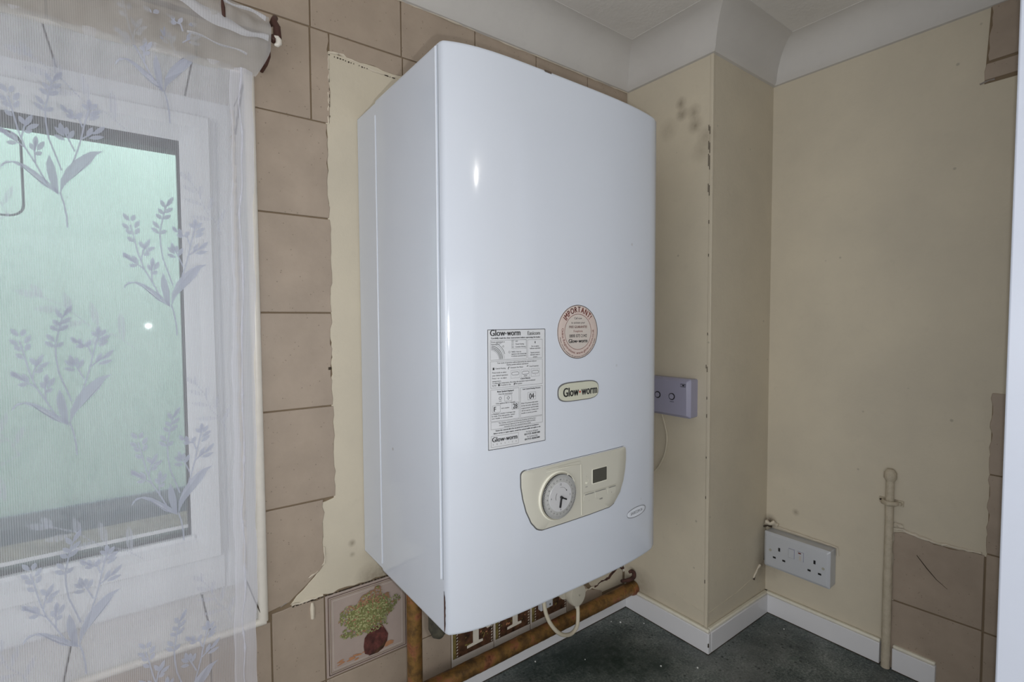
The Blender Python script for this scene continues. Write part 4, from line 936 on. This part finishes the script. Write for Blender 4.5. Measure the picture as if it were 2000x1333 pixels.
# ------------------------------------------------------------------ pipes, flex and fittings under the boiler
hp = thing('copper_pipe', 'thick tarnished brown copper pipe running level along the wall above the worktop', 'pipe', (.4, -.03, .957))
rr = random.Random(6)
L = [(.052, -.030, .957)] + [(.07+.0065*i, -.030+rr.uniform(-.0003, .0003), .957+rr.uniform(-.0003, .0003)) for i in range(90)] + [(XA, -.030, .957)]
MB().tube(L, .0148, 16).build('pipe', 'copper', hp, smooth=60)
MB().tube([(.668, -.03, .957), (.676, -.03, .957), (.684, -.03, .957)], [.0158, .0185, .0172], 16).build('pipe_collar', 'copper', hp, smooth=60)
MB().tube([(.052, -.030, .9575), (.040, -.030, .9575)], .0165, 16).build('end_cap', 'copper', hp, smooth=50)
ridge([(.575, .0, .980), (.60, .0, .985), (.625, .0, .990), (.645, .0, .999), (.664, .0, 1.001), (.679, .0, .996)], .0010, .0032, 80, wb, 'rust', amp=.003)
ridge([(.50, -.002, .978), (.54, -.002, .984), (.565, -.004, .984)], .001, .004, 81, wb, 'caulk', amp=.002)
ridge([(.6785, -.0006, 1.0), (.6785, -.0006, 1.05)], .0006, .0010, 82, wb, 'crack_and_shade', amp=.0002)
vp = thing('copper_pipe', 'upright tarnished copper pipe dropping from the boiler beside the vase tile', 'pipe', (.053, -.030, ZT))
L = [(.053, -.030, .90+.35*i/50) for i in range(51)]
vp.location.y = -.060; WL[vp.name] = Vector((.053, -.060, ZT))
MB().tube([(a+.012, -.060, c) for a, b, c in L], .0132, 16).build('pipe', 'copper', vp, smooth=60)
MB().tube([(.065, -.060, 1.215), (.065, -.060, 1.25)], .0165, 8).build('compression_nut', 'copper', vp)
bh = thing('black_pipe_stub', 'small hooked black pipe stub poking from the boxed wall above the level copper pipe', 'pipe', (XA, -.03, .985))
_sp = spline([(.650, -.018, .978), (.664, -.022, .977), (.676, -.028, .979), (.6815, -.032, .986), (.681, -.032, .995), (.675, -.030, 1.001), (.668, -.028, .999)], 5)
MB().tube(_sp, [.0035+.0018*math.sin(PI*i/(len(_sp)-1)) for i in range(len(_sp))], 10).build('stub', 'rust', bh, smooth=60)
cl = thing('white_pipe_clip', 'small white plastic block with two holes fixed to the brown patterned tiles', 'clip', (.41, 0, .995))
MB().prism([(.392, .990), (.427, .992), (.427, 1.0085), (.392, 1.0085)], FW, -.0008, -.012).build('clip_body', 'white_plastic', cl, bevel=.0015)
mb = MB()
for x in (.400, .418): mb.tube([(x, -.0122, .9985), (x, -.0128, .9985)], .0024, 10)
mb.build('clip_hole', 'ink_grey', cl)
gl = thing('ivory_plug', 'round ivory plug with a loop of flex hanging beneath the boiler', 'plug', (.448, -.07, 1.03))
mb = MB(); out = [(.448+.0225*math.cos(q), 1.0365+.0245*math.sin(q)*(1 if math.sin(q) > 0 else 1.1)) for q in [2*PI*i/28 for i in range(28)]]
vs = []
for s_, y in ((.96, -.052), (1, -.056), (1, -.068), (.94, -.072), (.5, -.0735)): vs += [(.448+(u-.448)*s_, y, 1.0365+(v-1.0365)*s_) for u, v in out]
fs = [tuple(range(27, -1, -1)), tuple(4*28+i for i in range(28))]
for k in range(4):
    for i in range(28): fs.append((k*28+i, k*28+(i+1) % 28, (k+1)*28+(i+1) % 28, (k+1)*28+i))
mb.add(vs, fs).build('plug_cap', 'gland', gl, smooth=40)
mb = MB(); mb.tube([(.430, -.045, 1.045), (.430, -.052, 1.045)], .021, 20); mb.tube([(.448, -.052, 1.036), (.448, -.004, 1.036)], .012, 14); mb.build('plug_body', 'gland', gl, smooth=50)
MB().tube([(.448, -.0735, 1.036), (.448, -.0755, 1.036)], .0018, 8).build('plug_screw', 'panel_line', gl)
MB().tube(spline([(.3435, -.075, 1.235), (.3440, -.076, 1.12), (.3445, -.078, 1.055), (.352, -.082, 1.022), (.368, -.085, .996), (.390, -.084, .976), (.418, -.080, .965), (.438, -.077, .972), (.448, -.070, .990), (.451, -.066, 1.006), (.450, -.064, 1.016)]), .0042, 10).build('flex', 'cord', gl, smooth=70)
MB().tube([(.4505, -.063, 1.018), (.4505, -.065, 1.003)], [.0068, .0048], 10).build('flex_sleeve', 'gland', gl, smooth=50)

# ------------------------------------------------------------------ switched spur on the boxed corner
sp = thing('wall_switch', 'lilac-grey double control switch plate with round buttons behind the right edge of the boiler', 'switch', (XA, -.135, 1.455))
mb = MB(); a, b, c, e = -.2035, -.0565, 1.4165, 1.5035
out = rrect(a, b, c, e, .004, 3); n = len(out); my, mz = (a+b)/2, (c+e)/2; vs = []
for x, g in ((XA, -.001), (XA-.026, 0), (XA-.0325, -.0045), (XA-.034, -.0065)):
    vs += [(x, my+(u-my)*(1+g*2/(b-a)), mz+(v-mz)*(1+g*2/(e-c))) for u, v in out]
fs = [tuple(range(n)), tuple(3*n+i for i in range(n))]
for k in range(3):
    for i in range(n): fs.append((k*n+i, k*n+(i+1) % n, (k+1)*n+(i+1) % n, (k+1)*n+i))
mb.add(vs, fs).build('faceplate', 'lilac', sp, smooth=25)
for y in (-.160, -.122):
    for r, x0, x1, m_, nm in ((.0078, .0338, .0350, 'black', 'button_ring'), (.0058, .0345, .0362, 'lilac', 'round_button')):
        MB().tube([(XA-x0, y, 1.462), (XA-x1, y, 1.462)], r, 24).build(nm, m_, sp, smooth=50)
mb = MB(); fS = lambda u, v: (XA-.0345, u, v)
P = [(-.1945, 1.4865), (-.1825, 1.4865), (-.1825, 1.4925), (-.1945, 1.4925)]; stroke(mb, P, .0012, fS, closed=True); mb.add([fS(u, v) for u, v in ((-.192, 1.488), (-.1865, 1.488), (-.1865, 1.491), (-.192, 1.491))], [(0, 1, 2, 3)])
for i in range(5): mb.add([fS(-.1655+.0022*i+u, 1.4495+v) for u, v in ((0, 0), (.0014, 0), (.0014, .0014), (0, .0014))], [(0, 1, 2, 3)])
mb.build('plate_marking', 'ink', sp, kind='stuff')
o = MB().tube(spline([(XA-.004, -.1095, 1.4165), (XA-.005, -.1170, 1.40), (XA-.005, -.1255, 1.37), (XA-.005, -.1265, 1.345), (XA-.005, -.1200, 1.315), (XA-.005, -.1050, 1.285), (XA-.005, -.085, 1.262)]), .0022, 8).build('thin_cable', 'cord')
tag(o, 'thin cream cable bowing down the wall from the lilac-grey switch plate', 'cable')
for z in (0,): o.data.materials[0] = M['cord']

# ------------------------------------------------------------------ double socket
so = thing('double_socket', 'white double socket on a surface box low on the right-hand wall', 'socket', (XV, -.316, 1.068))
a, b, c, e = -.3895, -.2435, 1.030, 1.116
MB().prism([(a+.001, c+.001), (b-.001, c+.001), (b-.001, e-.001), (a+.001, e-.001)], FV, XV, XV-.028).build('back_box', 'white_plastic', so, bevel=.002)
out = rrect(a, b, c, e, .003, 3); n = len(out); my, mz = (a+b)/2, (c+e)/2; vs = []
for x, g in ((XV-.028, 0), (XV-.0325, 0), (XV-.0365, -.005), (XV-.0370, -.0065)):
    vs += [(x, my+(u-my)*(1+g*2/(b-a)), mz+(v-mz)*(1+g*2/(e-c))) for u, v in out]
fs = [tuple(range(n)), tuple(3*n+i for i in range(n))]
for k in range(3):
    for i in range(n): fs.append((k*n+i, k*n+(i+1) % n, (k+1)*n+(i+1) % n, (k+1)*n+i))
MB().add(vs, fs).build('faceplate', 'white_plastic', so, smooth=25)
def rb(nm, y, z, w_, h, m, d=.0006, base=.0370):
    return MB().prism([(y-w_/2, z-h/2), (y+w_/2, z-h/2), (y+w_/2, z+h/2), (y-w_/2, z+h/2)], FV, XV-base+.001, XV-base-d).build(nm, m, so)
for cy in (-.2805, -.3585):
    rb('earth_hole', cy, 1.0815, .0042, .0085, 'black'); rb('pin_hole', cy+.0110, 1.0585, .0066, .0042, 'black'); rb('pin_hole', cy-.0110, 1.0585, .0066, .0042, 'black')
for y in (-.2595, -.3765): MB().tube([(XV-.0365, y, 1.0735), (XV-.0378, y, 1.0735)], .0030, 12).build('screw', 'panel_line', so, smooth=50)
rb('rocker_switch', -.3085, 1.083, .0125, .021, 'white_plastic', .0030).modifiers.new('b', 'BEVEL').width = .0008
rb('rocker_switch', -.3285, 1.083, .0125, .021, 'white_plastic', .0016)
rb('switch_recess', -.3085, 1.083, .0140, .0225, 'lilac', .0003); rb('switch_recess', -.3285, 1.083, .0140, .0225, 'lilac', .0003)
q = rb('neon_mark', -.3270, 1.0905, .006, .0028, 'ink_red', .0020)
MB().prism([(-.3305, 1.074), (-.3260, 1.074), (-.3260, 1.0845), (-.3305, 1.0845)], FV, XV-.0375, XV-.0389).build('grimy_patch', 'paper_mid', so)
ridge([(XV-.004, -.2345, 1.120), (XV-.012, -.240, 1.128), (XV-.010, -.252, 1.132), (XV-.004, -.262, 1.126)], .003, .007, 90, wr, 'caulk', amp=.003)
ridge([(XV-.018, -.2335, 1.118), (XV-.012, -.240, 1.120), (XV-.010, -.25, 1.121)], .0012, .003, 91, wr, 'crack_and_shade', amp=.001)
ridge([(XV-.003, -.262, 1.121), (XV-.003, -.30, 1.120), (XV-.003, -.34, 1.120), (XV-.003, -.392, 1.118), (XV-.003, -.3935, 1.10)], .0010, .0026, 92, wr, 'caulk', amp=.0008)
ridge([(XV-.004, -.2325, 1.105), (XV-.004, -.2325, 1.06), (XV-.010, -.2330, 1.03)], .0008, .0022, 93, wr, 'crack_and_shade', amp=.0006)
ridge([(XV-.035, -.2335, 1.026), (XV-.052, -.2325, 1.013), (XV-.062, -.2325, 1.000)], .0014, .0036, 94, wc, 'caulk', amp=.0012)
MB().tube([(XV-.063, -.2335, .9965), (XV-.058, -.2335, 1.003), (XV-.052, -.2340, 1.009)], [.0024, .001, .0008], 8).build('dark_nick', 'crack_and_shade', wc)

# ------------------------------------------------------------------ painted pipe on the right wall
pp = thing('painted_pipe', 'narrow cream-painted pipe rising up the right wall from the worktop', 'pipe', (XV-.010, -.4885, ZT))
L = []; rr = random.Random(9)
for i in range(61):
    z = ZT+.008+.405*i/60; L.append((XV-.0105+rr.uniform(-.0002, .0002), -.4885+rr.uniform(-.0002, .0002)+.0012*(z-1.1), z))
R_ = [.0083 if i < 30 else .0076 for i in range(61)]
MB().tube([(XV-.0105, -.4887, ZT-.001)]+L, [.0083]+R_, 12).build('pipe', 'ppipe', pp, smooth=60)
MB().tube([(XV-.0105, -.4885, 1.298), (XV-.0105, -.4885, 1.304), (XV-.0105, -.4885, 1.315), (XV-.0105, -.4885, 1.322)], [.0085, .0112, .0108, .0060], 10).build('end_cap', 'ppipe', pp, smooth=60)
mb = MB(); mb.prism([(-.510, 1.246), (-.468, 1.246), (-.468, 1.258), (-.510, 1.258)], FV, XV, XV-.003); mb.tube([(XV-.003, -.4995, 1.252), (XV-.016, -.498, 1.252), (XV-.0215, -.4885, 1.252), (XV-.016, -.479, 1.252), (XV-.003, -.4775, 1.252)], .0052, 8); mb.build('saddle_clip', 'ppipe', pp, smooth=50)
for y in (-.5045, -.4730): MB().tube([(XV-.002, y, 1.252), (XV-.0075, y, 1.252)], [.0045, .0028], 10).build('clip_screw', 'ppipe', pp, smooth=50)
MB().tube([(XV-.0082, -.4722, 1.254), (XV-.0088, -.4722, 1.254)], .0022, 8).build('screw_slot', 'crack_and_shade', pp)
ridge([(XV-.003, -.4965, 1.205), (XV-.005, -.502, 1.210), (XV-.004, -.51, 1.206)], .002, .005, 95, wr, 'caulk', amp=.002)

# ------------------------------------------------------------------ white door edge on the right
dr = struct(MB().prism([(.450, -.7255), (.90, -.7255), (.90, -.80), (.4505, -.80)], FT, ZT, ZTOP-.02).build('door_1', 'door', bevel=.002))
